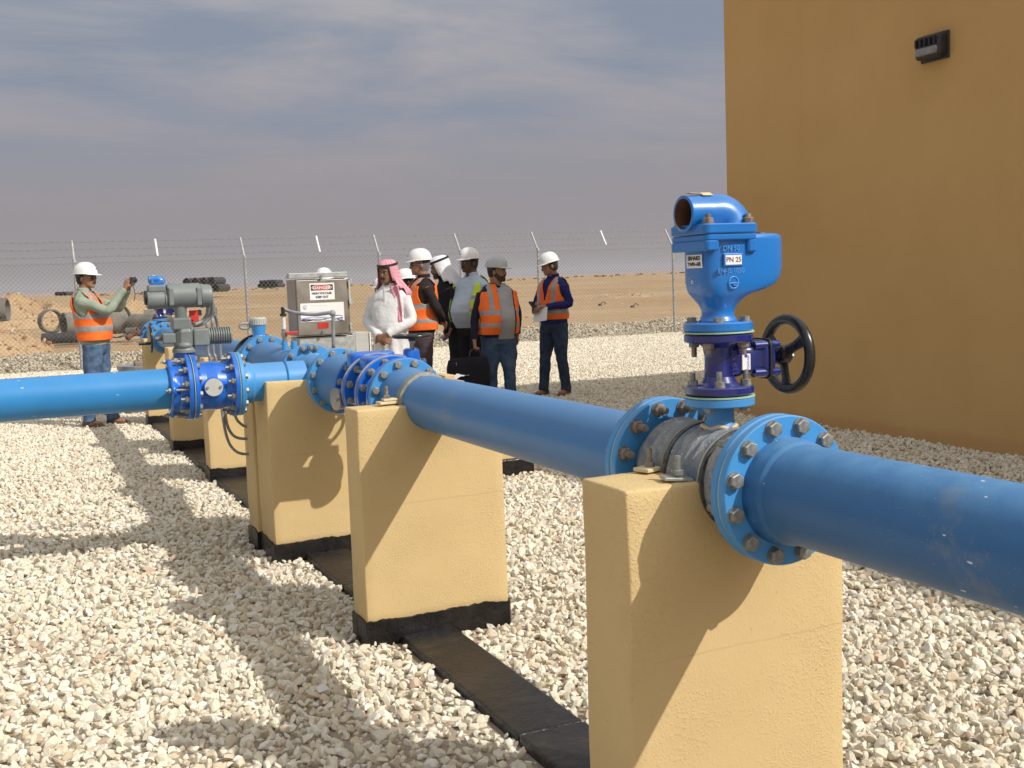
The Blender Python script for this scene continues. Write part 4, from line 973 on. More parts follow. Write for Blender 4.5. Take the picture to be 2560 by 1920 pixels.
# scalloped clamp ring
mb = MB(); u_, v_, d_ = frame(XD); n_ = 96
def scal(x, r0, amp): return [PB(x)+(u_*math.cos(b)+v_*math.sin(b))*(r0+amp*max(0, math.cos(4*b))**2) for b in [2*math.pi*k/n_ for k in range(n_)]]
mb.rings([scal(xA, .112, 0), scal(xA, .122, .030), scal(xA+.018, .122, .030), scal(xA+.024, .118, .02), scal(xA+.045, .122, 0)], caps=(False, False)); cr_ = mb.build('clamp_ring', M['valve'], fa)
mb = MB(); mb.lathe([(0, .118), (.02, .125), (.09, .135)], PB(xA+.035), XD, 64, caps=(False, False)); mb.build('sleeve', M['valve'], fa)
xB = LX(462)
flange(fa, PB(xB), -XD, 0.170, 0.022, M['valve'], 'nut', ph=0.35)
for k in range(4):
    b = math.pi/2*k; c_ = PB(xA-.03)+(u_*math.cos(b)+v_*math.sin(b))*0.138; mb = MB(); mb.cyl(c_, c_+XD*0.115, .0065, n=10); mb.hexa(c_+XD*.014, XD, .013, .012); mb.build('tie_bolt', M['steel'], fa)
xC = xB+.024
gasket(fa, PB(xC), XD, 0.167, 0.003, M['black'])
mb = MB(); mb.lathe([(0, .03), (0, .1685), (.003, .1685), (.003, .03)], PB(xC+.003), XD, 72, caps=(False, False)); mb.build('gasket', M['gasket'], fa)
bf = empty('butterfly_valve', (LX(535), YL, ZL), 'bright blue valve body with round grey end plate on the branch line, below the actuator', 'valve')
flange(bf, PB(xC+.028), XD, 0.170, 0.022, M['valve'], 'head', ph=0.35)
xD = LX(576)
mb = MB(); L_ = xD-(xC+.028)
mb.lathe([(0, .14), (.015, .128), (L_*.25, .125), (L_*.55, .128), (L_*.80, .118), (L_*.93, .128), (L_, .14)], PB(xC+.028), XD, 72, caps=(False, False))
mb.build('valve_body', M['valve'], bf)
q = Vector((LX(533, YL-.13), YL-.10, at(533, 968, YL-.14).z))
mb = MB(); mb.cyl(q, q+Vector((0, -.045, 0)), .050, n=40); mb.build('end_boss', M['valve'], bf)
mb = MB(); mb.cyl(q+Vector((0, -.045, 0)), q+Vector((0, -.052, 0)), .0455, n=40); cp_ = mb.build('end_plate', M['greybox'], bf)
for s_ in (-1, 1): mb = MB(); mb.hexa(q+Vector((.033*s_, -.052, 0)), (0, -1, 0), .008, .007); mb.build('bolt', M['steel'], cp_)
flange(bf, PB(xD), -XD, 0.170, 0.022, M['valve'], 'nut', ph=0.35)
mb = MB(); mb.lathe([(0, .03), (0, .1665), (.003, .1665), (.003, .03)], PB(xD+.024), XD, 72, caps=(False, False)); mb.build('gasket', M['gasket'], bf)
flange(t4, PB(xD+.052), XD, 0.167, 0.022, M['flange'], 'head', ph=0.35)
mb = MB(); mb.lathe([(0, .125), (.02, .112), (.05, .108)], PB(xD+.05), XD, 64, caps=(False, False)); mb.build('weld_neck', M['flange'], t4)

# electric actuator
AY = 6.02
def A(x, y, Y=AY): return at(340+x/4.148, 660+y/4.148, Y)
ac = empty('electric_actuator', A(500, 930), 'grey electric valve actuator with finned motor and black crank wheel above the branch valve', 'actuator')
UNZ = (A(500, 500).z-A(500, 600).z)/100; UNX = (A(600, 500).x-A(500, 500).x)/100
def abox(name, x0, x1, y0, y1, dep, mat=None, bev=0.006, yo=0.0, parent=None):
    a_ = A(x0, y1); b_ = A(x1, y0); mb = MB(); mb.bx(a_.x, b_.x, AY-dep/2+yo, AY+dep/2+yo, a_.z, b_.z); return mb.build(name, mat or M['actuator'], parent or ac, bevel=bev, seg=3)
def acyl(name, x0, x1, yc, r, mat=None, prof=None, parent=None, n=40):
    a_ = A(x0, yc); b_ = A(x1, yc); b_.z = a_.z = A((x0+x1)/2, yc).z
    R_ = r*UNZ; L = b_.x-a_.x; mb = MB()
    mb.lathe(prof(L, R_) if prof else [(0, R_*.92), (R_*.08, R_), (L-R_*.08, R_), (L, R_*.92)], a_, XD, n); return mb.build(name, mat or M['actuator'], parent or ac)
acyl('control_housing', 318, 665, 328, 126)
acyl('end_cover', 662, 785, 328, 124, prof=lambda L, R: [(0, R*.98), (.004, R*1.02), (.012, R*1.02), (.014, R*.97), (L-.02, R*.95), (L-.004, R*.88), (L, R*.7)])
acyl('terminal_cover', 108, 318, 368, 98, prof=lambda L, R: [(0, R*.9), (.004, R), (L-.012, R), (L-.011, R*1.1), (L, R*1.1)])
abox('display_hood', 118, 300, 214, 300, 0.07, bev=.01)
acyl('end_cap', 86, 110, 352, 74, M['black'])
abox('mounting_strap', 330, 368, 245, 432, 0.135); abox('mounting_strap', 618, 655, 240, 430, 0.135)
mb = MB(); mb.lathe([(0, .034), (.02, .030), (.10, .034)], A(468, 600), (0, 0, 1), 24); mb.build('column', M['actuator'], ac)
abox('collar', 368, 560, 548, 690, 0.10, bev=.012)
# gear case: eight sided
def aoct(name, rows, mat=None):
    mb = MB(); rs = []
    for yy, rx in rows:
        c_ = A(500, yy); rs.append([Vector((c_.x+rx*UNX*(math.cos(b)), AY+rx*UNX*math.sin(b), c_.z)) for b in [math.pi/8+math.pi/4*k for k in range(8)]])
    mb.rings(rs, smooth=False); return mb.build(name, mat or M['actuator'], ac, bevel=.004)
aoct('gear_case', [(860, 104), (840, 118), (700, 120), (668, 108), (632, 70)])
mb = MB(); c_ = A(502, 918); mb.lathe([(0, 122*UNX), (8*UNZ, 124*UNX), (30*UNZ, 124*UNX), (60*UNZ, 108*UNX)], c_, (0, 0, 1), 36); mb.build('base_collar', M['actuator'], ac)
mb = MB(); mb.ell(A(505, 845, AY-.035), 80*UNX, .03, 45*UNZ, 20, 10); mb.build('web', M['actuator'], ac)
mb = MB(); c_ = A(505, 1010); mb.lathe([(0, 100*UNX), (35*UNZ, 95*UNX), (40*UNZ, 118*UNX), (88*UNZ, 118*UNX)], c_, (0, 0, 1), 4); mb.build('mounting_pedestal', M['valve'], ac, bevel=.004)
abox('hand_drive_case', 268, 400, 712, 828, 0.085, bev=.008)
acyl('drive_shaft', 195, 270, 775, 22); acyl('drive_lug', 352, 415, 768, 14)
abox('motor_flange', 590, 742, 662, 852, 0.10, bev=.010); acyl('drive_lug', 590, 640, 752, 16)
def fin(L, R):
    out = [(0, R*.8)]; n_ = 10
    for k in range(n_):
        a_ = L*(k+.15)/n_; b_ = L*(k+.62)/n_; out += [(a_, R*.84), (a_+.0006, R), (b_, R), (b_+.0006, R*.84)]
    out.append((L, R*.84)); return out
acyl('finned_motor', 742, 985, 742, 92, prof=fin)
wc = A(148, 780)
mb = MB()
mb.tube([wc+Vector((0, math.cos(b), math.sin(b)))*(138*UNZ) for b in [2*math.pi*k/36 for k in range(36)]], .0055, 8, sub=1, closed=True)
mb.lathe([(-.006, .02), (-.006, 130*UNZ), (.004, 134*UNZ), (.004, .02)], wc, XD, 36); mb.build('crank_wheel', M['wheel'], ac)
mb = MB(); c_ = A(20, 828); d_2 = A(140, 828); mb.cyl(c_+Vector((0, -.03, 0)), Vector((d_2.x, c_.y-.03, c_.z)), .0075, n=14); mb.build('crank_handle', M['black'], ac)
mb = MB(); mb.box(A(600, 540), (.045, .03, .06)); mb.box(A(575, 590), (.02, .03, .02)); mb.build('red_bracket', M['redlever'], ac, bevel=.004)
mb = MB(); mb.box(A(655, 505), (.022, .03, .03)); mb.build('cable_gland', M['black'], ac, bevel=.004)
# cables and rigid conduits behind the actuator
def cable(pts, r, label, mat='conduit'):
    mb = MB(); mb.tube(pts, r, 10); o = mb.build('cable_conduit', M[mat], None, tuple(pts[0])); return tag(o, label, 'conduit', 'grey cable conduits round the actuator')
cable([A(785, 360), A(788, 450, 6.06), A(770, 540, 6.10), A(690, 620, 6.10), A(600, 640, 6.08)], .0105, 'thick grey cable looping from the right end of the actuator down to its column')
cable([A(745, 440), A(738, 520, 6.06), A(690, 590, 6.08), A(610, 625, 6.06), A(570, 628)], .010, 'inner grey cable loop under the actuator end cover')
cable([A(800, 400, 6.3), A(815, 520, 6.35), A(845, 640, 6.4), A(880, 1010, 6.45), A(885, 1500, 6.5)], .0095, 'grey conduit with a steel union rising right of the actuator')
cable([A(735, 600, 6.3), A(745, 900, 6.35), A(770, 1010, 6.35), A(800, 1500, 6.4)], .009, 'left straight grey conduit behind the finned motor')
cable([A(790, 560, 6.35), A(800, 900, 6.4), A(830, 1010, 6.4), A(850, 1500, 6.45)], .009, 'middle straight grey conduit behind the finned motor')
mb = MB(); q = A(808, 450, 6.3); mb.cyl(q, q+Vector((0, 0, -.045)), .016, n=12); mb.hexa(q+Vector((0, 0, -.03)), (0, 0, 1), .019, .015); tag(mb.build('pipe_union', M['steel'], None, tuple(q)), 'steel union nut on the conduit right of the actuator', 'union')
# hanging hoses in front of the fourth pillar
def G8(x, y, Y): return at(300+x/2.765, 900+y/2.765, Y)
for pts, lab in (([(700, 330), (712, 400), (735, 520), (770, 600), (830, 645), (930, 650)], 'lowest of the three grey hoses hanging under the branch valve'),
                 ([(722, 330), (735, 420), (765, 500), (820, 540), (930, 545)], 'middle of the three grey hoses hanging under the branch valve'),
                 ([(775, 330), (800, 395), (840, 445), (880, 462), (930, 465)], 'topmost of the three grey hoses hanging under the branch valve')):
    P_ = [G8(x, y, 6.32) for x, y in pts]; P_[0].z += 0.05
    mb = MB(); mb.tube(P_, .0082, 10); tag(mb.build('hose', M['conduit'], None, tuple(P_[0])), lab, 'hose', 'hoses under the branch valve')

# manhole at the left behind the branch pipe
mc = atd(352, 912, 13.7); MY = mc.y
mh = empty('manhole', (mc.x, MY, 0), 'round concrete manhole with grey lid and lifting lug, left of the pillar row', 'manhole')
rz = mc.z
mb = MB(); mb.lathe([(0, .265), (rz-.05, .265)], (mc.x, MY, 0), (0, 0, 1), 40); mb.build('drum', M['manhole'], mh)
mb = MB(); mb.lathe([(0, .275), (.05, .285), (.055, .275)], (mc.x, MY, rz-.05), (0, 0, 1), 40); ld = mb.build('lid', M['conduit'], mh)
a_ = at(335, 898, MY-.2); mb = MB(); mb.bx(a_.x, a_.x+.16, MY-.26, MY-.1, rz+.005, rz+.055); mb.build('lug_base', M['manhole'], ld, bevel=.01)
mb = MB(); c_ = Vector((a_.x+.075, MY-.18, rz+.095)); mb.tube([c_+Vector((.035*math.cos(b), 0, .038*math.sin(b))) for b in [2*math.pi*k/16 for k in range(16)]], .013, 8, sub=1, closed=True); mb.build('lug_eye', M['manhole'], ld)
mb = MB(); a_ = gp(262, 1040); mb.bx(a_.x, a_.x+.70, a_.y, a_.y+.6, 0, .075); tag(mb.build('concrete_slab', M['manhole'], None, (a_.x+.3, a_.y+.3, 0), bevel=.01), 'low brown concrete slab on the gravel behind the boots of the photographer', 'slab')

# ------------------------------------------------------------------ stainless cabinet
CY = 9.0
def K(x, y, Y=CY): return at(700+x/3.95, 640+y/3.95, Y)
cb = empty('control_cabinet', (K(400, 700).x, CY, 0), 'stainless steel control cabinet with a danger high voltage sign on its door', 'cabinet')
tl = K(150, 230); br = K(692, 770); dep = 0.30
mb = MB(); mb.bx(tl.x-.005, br.x+.01, CY+.004, CY+dep, K(400, 783).z, tl.z-.004); mb.build('housing', M['stainless'], cb, bevel=.004)
mb = MB(); mb.bx(tl.x, br.x-.012, CY-.022, CY, K(400, 775).z, tl.z-.010); dr = mb.build('door', M['stainless'], cb, bevel=.004)
mb = MB(); c0 = K(80, 160, CY-.03); c1 = K(640, 215, CY-.03); zt_, zb_ = K(360, 165).z, K(360, 213).z
mb.bx(c0.x, c1.x+.02, CY-.04, CY+.03, zb_, zt_); mb.bx(tl.x-.004, br.x+.004, CY+.031, CY+dep+.02, zb_+.004, zb_+.02); mb.build('rain_hood', M['galv'], cb, bevel=.003)
mb = MB(); mb.bx(tl.x+.01, br.x+.03, CY+.01, CY+dep, 0, K(400, 800).z); mb.build('plinth', M['galv'], cb, bevel=.003)
for (xx, yy) in ((400, 215), (428, 762)):
    q = K(xx, yy, CY-.03); mb = MB(); mb.cyl(q, q+Vector((0, -.012, 0)), .012, n=14); mb.box(q+Vector((0, -.01, .008)), (.014, .008, .03)); mb.build('latch', M['steel'], dr)
for yy in (240, 440, 680): q = K(688, yy, CY-.01); mb = MB(); mb.bx(q.x-.004, q.x+.016, CY-.03, CY, q.z-.035, q.z+.01); mb.build('hinge', M['galv'], cb, bevel=.002)
mb = MB(); q0 = K(668, 238, CY-.025); q1 = K(692, 470, CY-.025); mb.bx(q1.x-.008, q1.x+.004, CY-.036, CY-.024, q1.z, q0.z); mb.build('edge_strip', M['greybox'], cb)
def plate(name, x0, x1, y0, y1, mat, parent, yo=-.024, th=.001):
    a_ = K(x0, y1, CY+yo); b_ = K(x1, y0, CY+yo); mb = MB(); mb.bx(a_.x, b_.x, CY+yo-th, CY+yo, a_.z, b_.z); return mb.build(name, mat, parent)
ds = plate('danger_sign', 297, 533, 262, 438, M['signwhite'], dr)
plate('black_panel', 306, 520, 278, 342, M['signblack'], ds, -.0256)
mb = MB(); e0 = K(412, 311, CY-.027); ex, ez = (K(512, 311).x-K(312, 311).x)/2, (K(400, 283).z-K(400, 341).z)/2*.96
mb.lathe([(0, 1), (.0006, .99)], (0, 0, 0), (0, -1, 0), 48); mb.v = [Vector((e0.x+p_.x*ex, CY-.0270+p_.y, e0.z+p_.z*ez)) for p_ in mb.v]; mb.build('white_oval', M['signwhite'], ds)
mb = MB(); mb.lathe([(0, 1), (.0006, .99)], (0, 0, 0), (0, -1, 0), 48); mb.v = [Vector((e0.x+p_.x*ex*.95, CY-.0278+p_.y, e0.z+p_.z*ez*.88)) for p_ in mb.v]; mb.build('red_oval', M['signred'], ds)
def ktext(s, size, x, y, mat, parent, yo=-.0265, sx=1.0, bold=.0008):
    q = K(x, y, CY+yo); return text_mesh('lettering', s, size, q, (1, 0, 0), (0, 0, 1), .0003, mat, parent, sx=sx, bold=bold)
ktext('DANGER', .033, 412, 313, M['signwhite'], ds, -.0290, 1.12)
ktext('HIGH VOLTAGE', .0235, 413, 368, M['signblack'], ds, -.0262, 0.98)
ktext('KEEP OUT', .0235, 416, 405, M['signblack'], ds, -.0262, 0.98)
nb = plate('notice_board', 208, 628, 452, 655, M['signwhite'], dr)
mb = MB()
for j, (amp, ph_, mat_i, zo, wd) in enumerate(((.010, 0.3, 0, .012, .0022), (.008, 2.2, 1, .022, .0020), (.006, 3.6, 2, .008, .0018), (.009, 4.4, 0, .028, .0014))):
    a_ = K(212, 650, CY-.0255); b_ = K(624, 650, CY-.0255); top = []; bot = []
    for k in range(41):
        f_ = k/40; z_ = a_.z+zo+amp*math.sin(ph_+f_*11)*(0.4+f_) ; w_ = wd*(1+1.5*max(0, math.sin(ph_*2+f_*7)))
        top.append(Vector((a_.x+(b_.x-a_.x)*f_, CY-.0258-j*.0002, z_+w_))); bot.append(Vector((a_.x+(b_.x-a_.x)*f_, CY-.0258-j*.0002, z_-w_)))
    mb.rings([bot, top], False, (False, False), mat_i, False)
mb.build('wave_pattern', [M['signblue'], M['signpale'], M['signblack']], nb)
mb = MB(); c_ = K(250, 505, CY-.026)
for k, r_ in enumerate((.018, .012, .006)):
    mb.tube([c_+Vector((r_*math.cos(b), -.0002*k, r_*math.sin(b))) for b in [rad(40+k*60)+rad(280)*j/14 for j in range(15)]], .0018, 6, sub=1)
mb.build('emblem', M['signpale'], nb)
mb = MB()
for (x0, x1, yy, hh_) in ((300, 470, 490, 2), (285, 520, 548, 1.5), (245, 560, 606, 1.5)):
    x = x0
    while x < x1:
        w_ = random.uniform(6, 18); a_ = K(x, yy+hh_, CY-.0255); b_ = K(min(x+w_, x1), yy-hh_, CY-.0255); mb.bx(a_.x, b_.x, CY-.0258, CY-.0253, a_.z, b_.z); x += w_+4
mb.build('small_print', M['signpale'], nb)
rp = plate('red_sticker', 374, 478, 655, 717, M['signred'], dr)
mb = MB()
for yy in (672, 684, 696, 706):
    a_ = K(386, yy+1.5, CY-.0255); b_ = K(466, yy-1.5, CY-.0255); mb.bx(a_.x, b_.x, CY-.0258, CY-.0253, a_.z, b_.z)
mb.build('small_print', M['orange'], rp)
a_ = K(745, 930, 9.15); b_ = K(868, 748, 9.15)
jb = empty('junction_box', ((a_.x+b_.x)/2, 9.2, 0), 'small pale grey box standing open at the right foot of the steel cabinet', 'box')
mb = MB(); mb.bx(a_.x, b_.x, 9.13, 9.33, a_.z-.2, b_.z); mb.build('housing', M['greybox'], jb, bevel=.004)
mb = MB(); mb.bx(a_.x+.02, a_.x+.05, 9.2, 9.24, 0, a_.z-.2); mb.bx(b_.x-.05, b_.x-.02, 9.2, 9.24, 0, a_.z-.2); mb.build('legs', M['galv'], jb)
c_ = K(712, 930, 9.15); mb = MB(); mb.bx(c_.x, a_.x-.003, 9.12, 9.34, a_.z-.2, b_.z-.005); mb.build('open_lid', M['galv'], jb, bevel=.003)
mb = MB(); mb.bx(b_.x+.004, b_.x+.014, 9.12, 9.34, a_.z-.2, b_.z-.003); mb.build('edge_strip', M['signwhite'], jb)

# ------------------------------------------------------------------ fence
FY = 23.0
posts = [(163, 1.0), (530, 1.0), (825, 1.0), (1000, 1.0), (1167, 1.0), (1457, 1.0)]
k_ = 2560/2212
xs = [at(p_[0]*k_+(8 if p_[0] < 600 else 2), 800, FY).x for p_ in posts]
sp = 3.05
fence = empty('chain_link_fence', (8, FY, 0), 'tall chain link fence topped with barbed wire along the far side of the yard', 'fence')
allx = [xs[0]-2*sp, xs[0]-sp]+xs+[xs[-1]+sp, xs[-1]+2*sp, xs[-1]+3*sp]
mb = MB()
x0f, x1f, hf = allx[0], allx[-1], 2.06
pitch = 0.085
n_ = int((x1f-x0f+hf)/pitch)
def fwire(a, b, r=.0026):
    d = (b-a).normalized(); u, v, d = frame(d)
    mb.rings([[a+(u*math.cos(q)+v*math.sin(q))*r for q in (0, 2.09, 4.19)], [b+(u*math.cos(q)+v*math.sin(q))*r for q in (0, 2.09, 4.19)]], True, (False, False), 0, False)
for i in range(n_):
    s = x0f-hf+i*pitch
    fwire(Vector((max(s, x0f), FY-.004, .02+max(0, x0f-s))), Vector((min(s+hf, x1f), FY-.004, .02+min(hf, x1f-s))) )
    fwire(Vector((max(s, x0f), FY+.004, .02+hf-max(0, x0f-s))), Vector((min(s+hf, x1f), FY+.004, .02+hf-min(hf, x1f-s))) )
mb.build('mesh_panel', M['wire'], fence)
for x in allx:
    mb = MB(); mb.cyl((x, FY+.04, -.05), (x, FY+.04, 2.10), .030, n=14)
    po = mb.build('post', M['post'], fence)
    mb = MB(); mb.cyl((x, FY+.04, 2.08), (x, FY+.36, 2.50), .022, n=10); mb.cyl((x, FY+.04, 2.06), (x, FY+.04, 2.13), .036, n=14); mb.build('angled_arm', M['post'], po)
for px_ in (338, 688, 1305):
    x = at(px_*k_, 620, FY+.2).x
    mb = MB(); mb.cyl((x, FY+.10, 2.16), (x, FY+.35, 2.50), .022, n=8); mb.build('wire_spacer', M['postwhite'], fence)
for j, f_ in enumerate((0.25, 0.6, 0.95)):
    mb = MB(); yw, zw = FY+.04+.32*f_-.02, 2.08+.42*f_
    mb.tube([(x, yw, zw+(-0.015 if i % 2 else 0)) for i, x in enumerate(np.linspace(x0f, x1f, 60))], .0035, 5, sub=1)
    x = x0f
    while x < x1f:
        for q in (-1, 1): mb.cyl((x-.02, yw-.012*q, zw-.02*q), (x+.02, yw+.012*q, zw+.02*q), .0035, n=4)
        x += .14+random.uniform(-.01, .01)
    mb.build('barbed_wire', M['wire'], fence)
for zz in (2.05, 1.05, .06):
    mb = MB(); mb.cyl((x0f, FY+.006, zz), (x1f, FY+.006, zz), .003, n=5); mb.build('line_wire', M['wire'], fence)

# ------------------------------------------------------------------ things on the desert
def dz(p, h=0): p = Vector(p); p.z = terrain(p.x, p.y)+h; return p
def ring_pipe(px, py, depth, ro, th, L, yawdeg, name, label, mat, cat='pipe', group=None, tilt=0, sink=0.0):
    c = atd(px, py, depth); g0 = terrain(c.x, c.y); c.z = max(g0+ro-sink, 0) if py is None else c.z
    a = rad(yawdeg); d = Vector((math.cos(a), math.sin(a), math.sin(rad(tilt))))
    mb = MB(); mb.lathe([(-L/2, ro-th), (-L/2, ro), (L/2, ro), (L/2, ro-th), (-L/2, ro-th)], c, d, 36, caps=(False, False))
    o = mb.build(name, mat, None, (c.x, c.y, g0)); tag(o, label, cat, group); return o
D = 33.0
pm = FPX/D
G = 'concrete pipe pieces beyond the fence'
ring_pipe(127, 803, D, 30/pm, .045, .24, 205-90+0, 'concrete_ring', 'short open concrete ring standing on the sand beyond the left fence post', M['concrete'], 'concrete ring', G)
ring_pipe(236, 808, D, 30/pm, .05, 150/pm, 14, 'concrete_pipe', 'wide grey concrete pipe lying on its side behind the photographer', M['concrete'], 'pipe', G)
ring_pipe(290, 802, D+.6, 44/pm, .03, .16, 118, 'concrete_ring', 'large thin concrete ring leaning behind the photographer, right of him', M['concrete'], 'concrete ring', G)
ring_pipe(362, 806, D, 21/pm, .03, .9, 130, 'concrete_pipe', 'small dark mouthed pipe end just left of the actuator crank wheel', M['concrete'], 'pipe', G)
ring_pipe(395, 795, D+1.2, 22/pm, .03, .8, -10, 'concrete_pipe', 'pale pipe length lying behind the actuator column', M['concrete'], 'pipe', G)
ring_pipe(158, 845, D-1.5, 13/pm, .02, 95/pm, -14, 'plastic_pipe', 'black plastic pipe lying on the sand in front of the concrete ring', M['hdpe'], 'pipe', G)
ring_pipe(-6, 775, D-2, 27/pm, .05, 45/pm, -14, 'concrete_pipe', 'grey concrete pipe end lying half out of the picture at the left edge', M['concrete'], 'pipe', G)
ring_pipe(330, 828, D-1, 9/pm, .02, 26/pm, -35, 'pipe_offcut', 'small grey pipe offcut between the concrete pipe and the actuator', M['concrete'], 'pipe', G)
mb = MB()
c_ = atd(344, 834, D-1.4)
mb.tube([c_+Vector((-.3, 0, -.12)), c_+Vector((-.12, .05, -.02)), c_+Vector((.05, 0, .02)), c_+Vector((.28, -.05, -.05))], [.09, .06, .10, .07], 10, sub=3)
tag(mb.build('rusty_fitting', M['rust'], None, (c_.x, c_.y, 0)), 'rusty brown fitting lying on the sand left of the crank wheel', 'fitting')
# rubble mounds
def mound(px, py_base, depth, w, h, dpt, nst, name, label, smin=.04, smax=.12):
    c = atd(px, py_base, depth); g0 = terrain(c.x, c.y)
    nx, ny = 40, 22; vs_ = []
    for j in range(ny+1):
        for i in range(nx+1):
            fx = i/nx*2-1; fy = j/ny*2-1; r2 = fx*fx+fy*fy
            hh_ = h*max(0, 1-r2)**0.8*(0.72+0.55*mnoise.noise(Vector((fx*2.3+px, fy*2.1, 0))))+.05*mnoise.noise(Vector((fx*9+px, fy*9, 0)))
            vs_.append(Vector((c.x+fx*w/2, c.y+fy*dpt/2, g0-.06+max(0, hh_))))
    mb = MB(); mb.add(vs_, [(j*(nx+1)+i, j*(nx+1)+i+1, (j+1)*(nx+1)+i+1, (j+1)*(nx+1)+i) for j in range(ny) for i in range(nx)], 0, True)
    o = mb.build(name, M['sand'], None, (c.x, c.y, g0)); tag(o, label, 'rubble mound', 'spoil heaps beyond the fence')
    V = np.array([tuple(v_) for v_ in vs_]); idx = rng.integers(0, len(V), nst); Pn = V[idx]+rng.uniform(-.15, .15, (nst, 3))*[1, 1, .1]
    Pn = Pn[Pn[:, 2] > g0-.03]
    s_ = stones_mesh('rubble', Pn-[c.x, c.y, g0], smin+(smax-smin)*rng.random(len(Pn))**3, vb, fb, M['rubble']); s_.parent = o; s_['kind'] = 'stuff'
    return o
mound(5, 772, 50, 5.2, 1.65, 4, 900, 'rubble_mound', 'pale stony spoil heap on the horizon at the left edge')
mound(120, 765, 55, 5.0, 1.35, 4, 300, 'rubble_mound', 'low sandy heap on the horizon left of the photographer')
mound(-45, 870, 29, 3.6, .95, 3.0, 700, 'rubble_mound', 'brown earth and rock heap nearer the fence at the left edge', .03, .10)
mound(290, 768, 60, 9, 1.0, 4, 150, 'rubble_mound', 'flat sandy rise behind the raised hands of the photographer')
mound(1560, 738, 62, 4.5, .35, 3, 80, 'rubble_mound', 'flat grey sand heap far out between the two groups on the right')
# far pipe stacks
def stack(px0, px1, py_b, depth, rows, r, label, cut=0.5):
    a_ = atd(px0, py_b, depth); b_ = atd(px1, py_b, depth); L = (b_-a_).length; dirr = (b_-a_).normalized(); ax = Vector((-dirr.y, dirr.x, 0))
    ax = (ax+dirr*0.10).normalized()
    e = empty('pipe_stack', tuple((a_+b_)/2), label, 'pipe stack', 'black pipe stacks far out on the sand')
    e.location.z = a_.z
    for j in range(rows):
        n_ = int(L/(2*r))-(j % 2)
        for i in range(n_):
            if j == 0 and i < n_*cut and rows > 1: pass
            c = a_+dirr*(r+2*r*i+(r if j % 2 else 0)); c.z = a_.z+r+j*r*1.74+random.uniform(-.02, .02)
            mb = MB(); mb.lathe([(-1.4, r*.82), (-1.4, r), (1.4, r), (1.4, r*.82), (-1.4, r*.82)], c, ax, 18, caps=(False, False)); mb.build('pipe', M['hdpe'], e)
    return e
stack(463, 583, 733, 100, 2, .36, 'larger stack of black pipes far behind the actuator')
stack(653, 713, 720, 130, 2, .24, 'small stack of black pipes left of the steel cabinet')
stack(163, 196, 739, 75, 1, .13, 'few dark pipes on the horizon beside the head of the photographer')
# desert litter and shrubs
mb = MB()
def blob(c, s):
    for k in range(6): q = c+Vector((random.uniform(-s, s), random.uniform(-s, s), random.uniform(0, s*.6))); mb.ell(q, s*.5, s*.5, s*.35, 7, 5)
for k in range(150):
    px_ = random.uniform(250, 1850); dd = random.uniform(150, 420)
    p_ = atd(px_, 700, dd); p_.z = terrain(p_.x, p_.y); blob(p_, random.uniform(.12, .5)*(dd/260))
tag(mb.build('desert_shrubs', M['shrub']), 'line of small dark dry shrubs dotted along the horizon', 'shrubs', kind='stuff')
mb = MB(); 
for px_, py_ in ((1500, 755), (1581, 756)):
    p_ = gp(px_, py_, .3); p_.z = terrain(p_.x, p_.y)+.03
    o_ = MB(); o_.ell(p_, .10, .08, .06, 8, 5); o_.tube([p_, p_+Vector((.15, 0, .12)), p_+Vector((.3, 0, .05))], .02, 6)
    tag(o_.build('litter', M['hdpe'], None, tuple(p_)), 'small dark scrap lying on open sand, %s' % ('left one of two right of the last man' if px_ < 1550 else 'right one of two, nearer the air valve'), 'litter', 'dark scraps on the sand')
nn_ = 2600; rr_ = 26+rng.random(nn_)**1.6*60; aa_ = rng.uniform(-8, 55, nn_); X_ = rr_*np.sin(np.radians(aa_)); Y_ = rr_*np.cos(np.radians(aa_))
keep = Y_ > 25; X_, Y_ = X_[keep], Y_[keep]
Z_ = np.array([terrain(a, b) for a, b in zip(X_, Y_)])
o = stones_mesh('desert_stones', np.stack([X_, Y_, Z_], 1), 0.012+0.07*rng.random(len(X_))**4, vb, fb, M['rubble']); tag(o, 'loose stones scattered over the desert sand', 'stones', kind='stuff')

# ------------------------------------------------------------------ people
M['skinA'] = M_var('tan_skin', (0.30, 0.150, 0.085), (0.36, 0.185, 0.11), 12, 0.55, 0, 0.1, 90, 0.002)
M['skinB'] = M_var('brown_skin', (0.20, 0.095, 0.055), (0.25, 0.125, 0.07), 12, 0.55, 0, 0.1, 90, 0.002)
M['skinC'] = M_var('dark_brown_skin', (0.075, 0.038, 0.026), (0.105, 0.055, 0.037), 12, 0.5, 0, 0.1, 90, 0.002)
M['hairblack'] = M_var('black_hair', (0.010, 0.008, 0.007), (0.03, 0.022, 0.018), 70, 0.7, 0, 0.5, 150, 0.004)
M['beardbrown'] = M_var('short_dark_beard', (0.030, 0.018, 0.013), (0.07, 0.042, 0.03), 60, 0.85, 0, 0.5, 150, 0.004)
M['midjeans'] = None
M['hairgrey'] = M_var('grey_hair', (0.10, 0.10, 0.10), (0.22, 0.22, 0.22), 70, 0.8, 0, 0.5, 150, 0.004)
M['lip'] = M_var('lips', (0.16, 0.06, 0.045), (0.20, 0.08, 0.06), 20, 0.6)
M['eyewhite'] = M_var('eye_white', (0.45, 0.42, 0.40), (0.5, 0.47, 0.45), 20, 0.4)
def cloth(name, c1, c2, rough=0.85, scale=5): return M_var(name, c1, c2, scale, rough, 0, 0.45, 16, 0.02, spec=0.2)
M['thobe'] = cloth('white_robe_cloth', (0.66, 0.66, 0.67), (0.76, 0.76, 0.76))
M['sage'] = cloth('sage_green_shirt', (0.25, 0.30, 0.23), (0.32, 0.37, 0.29))
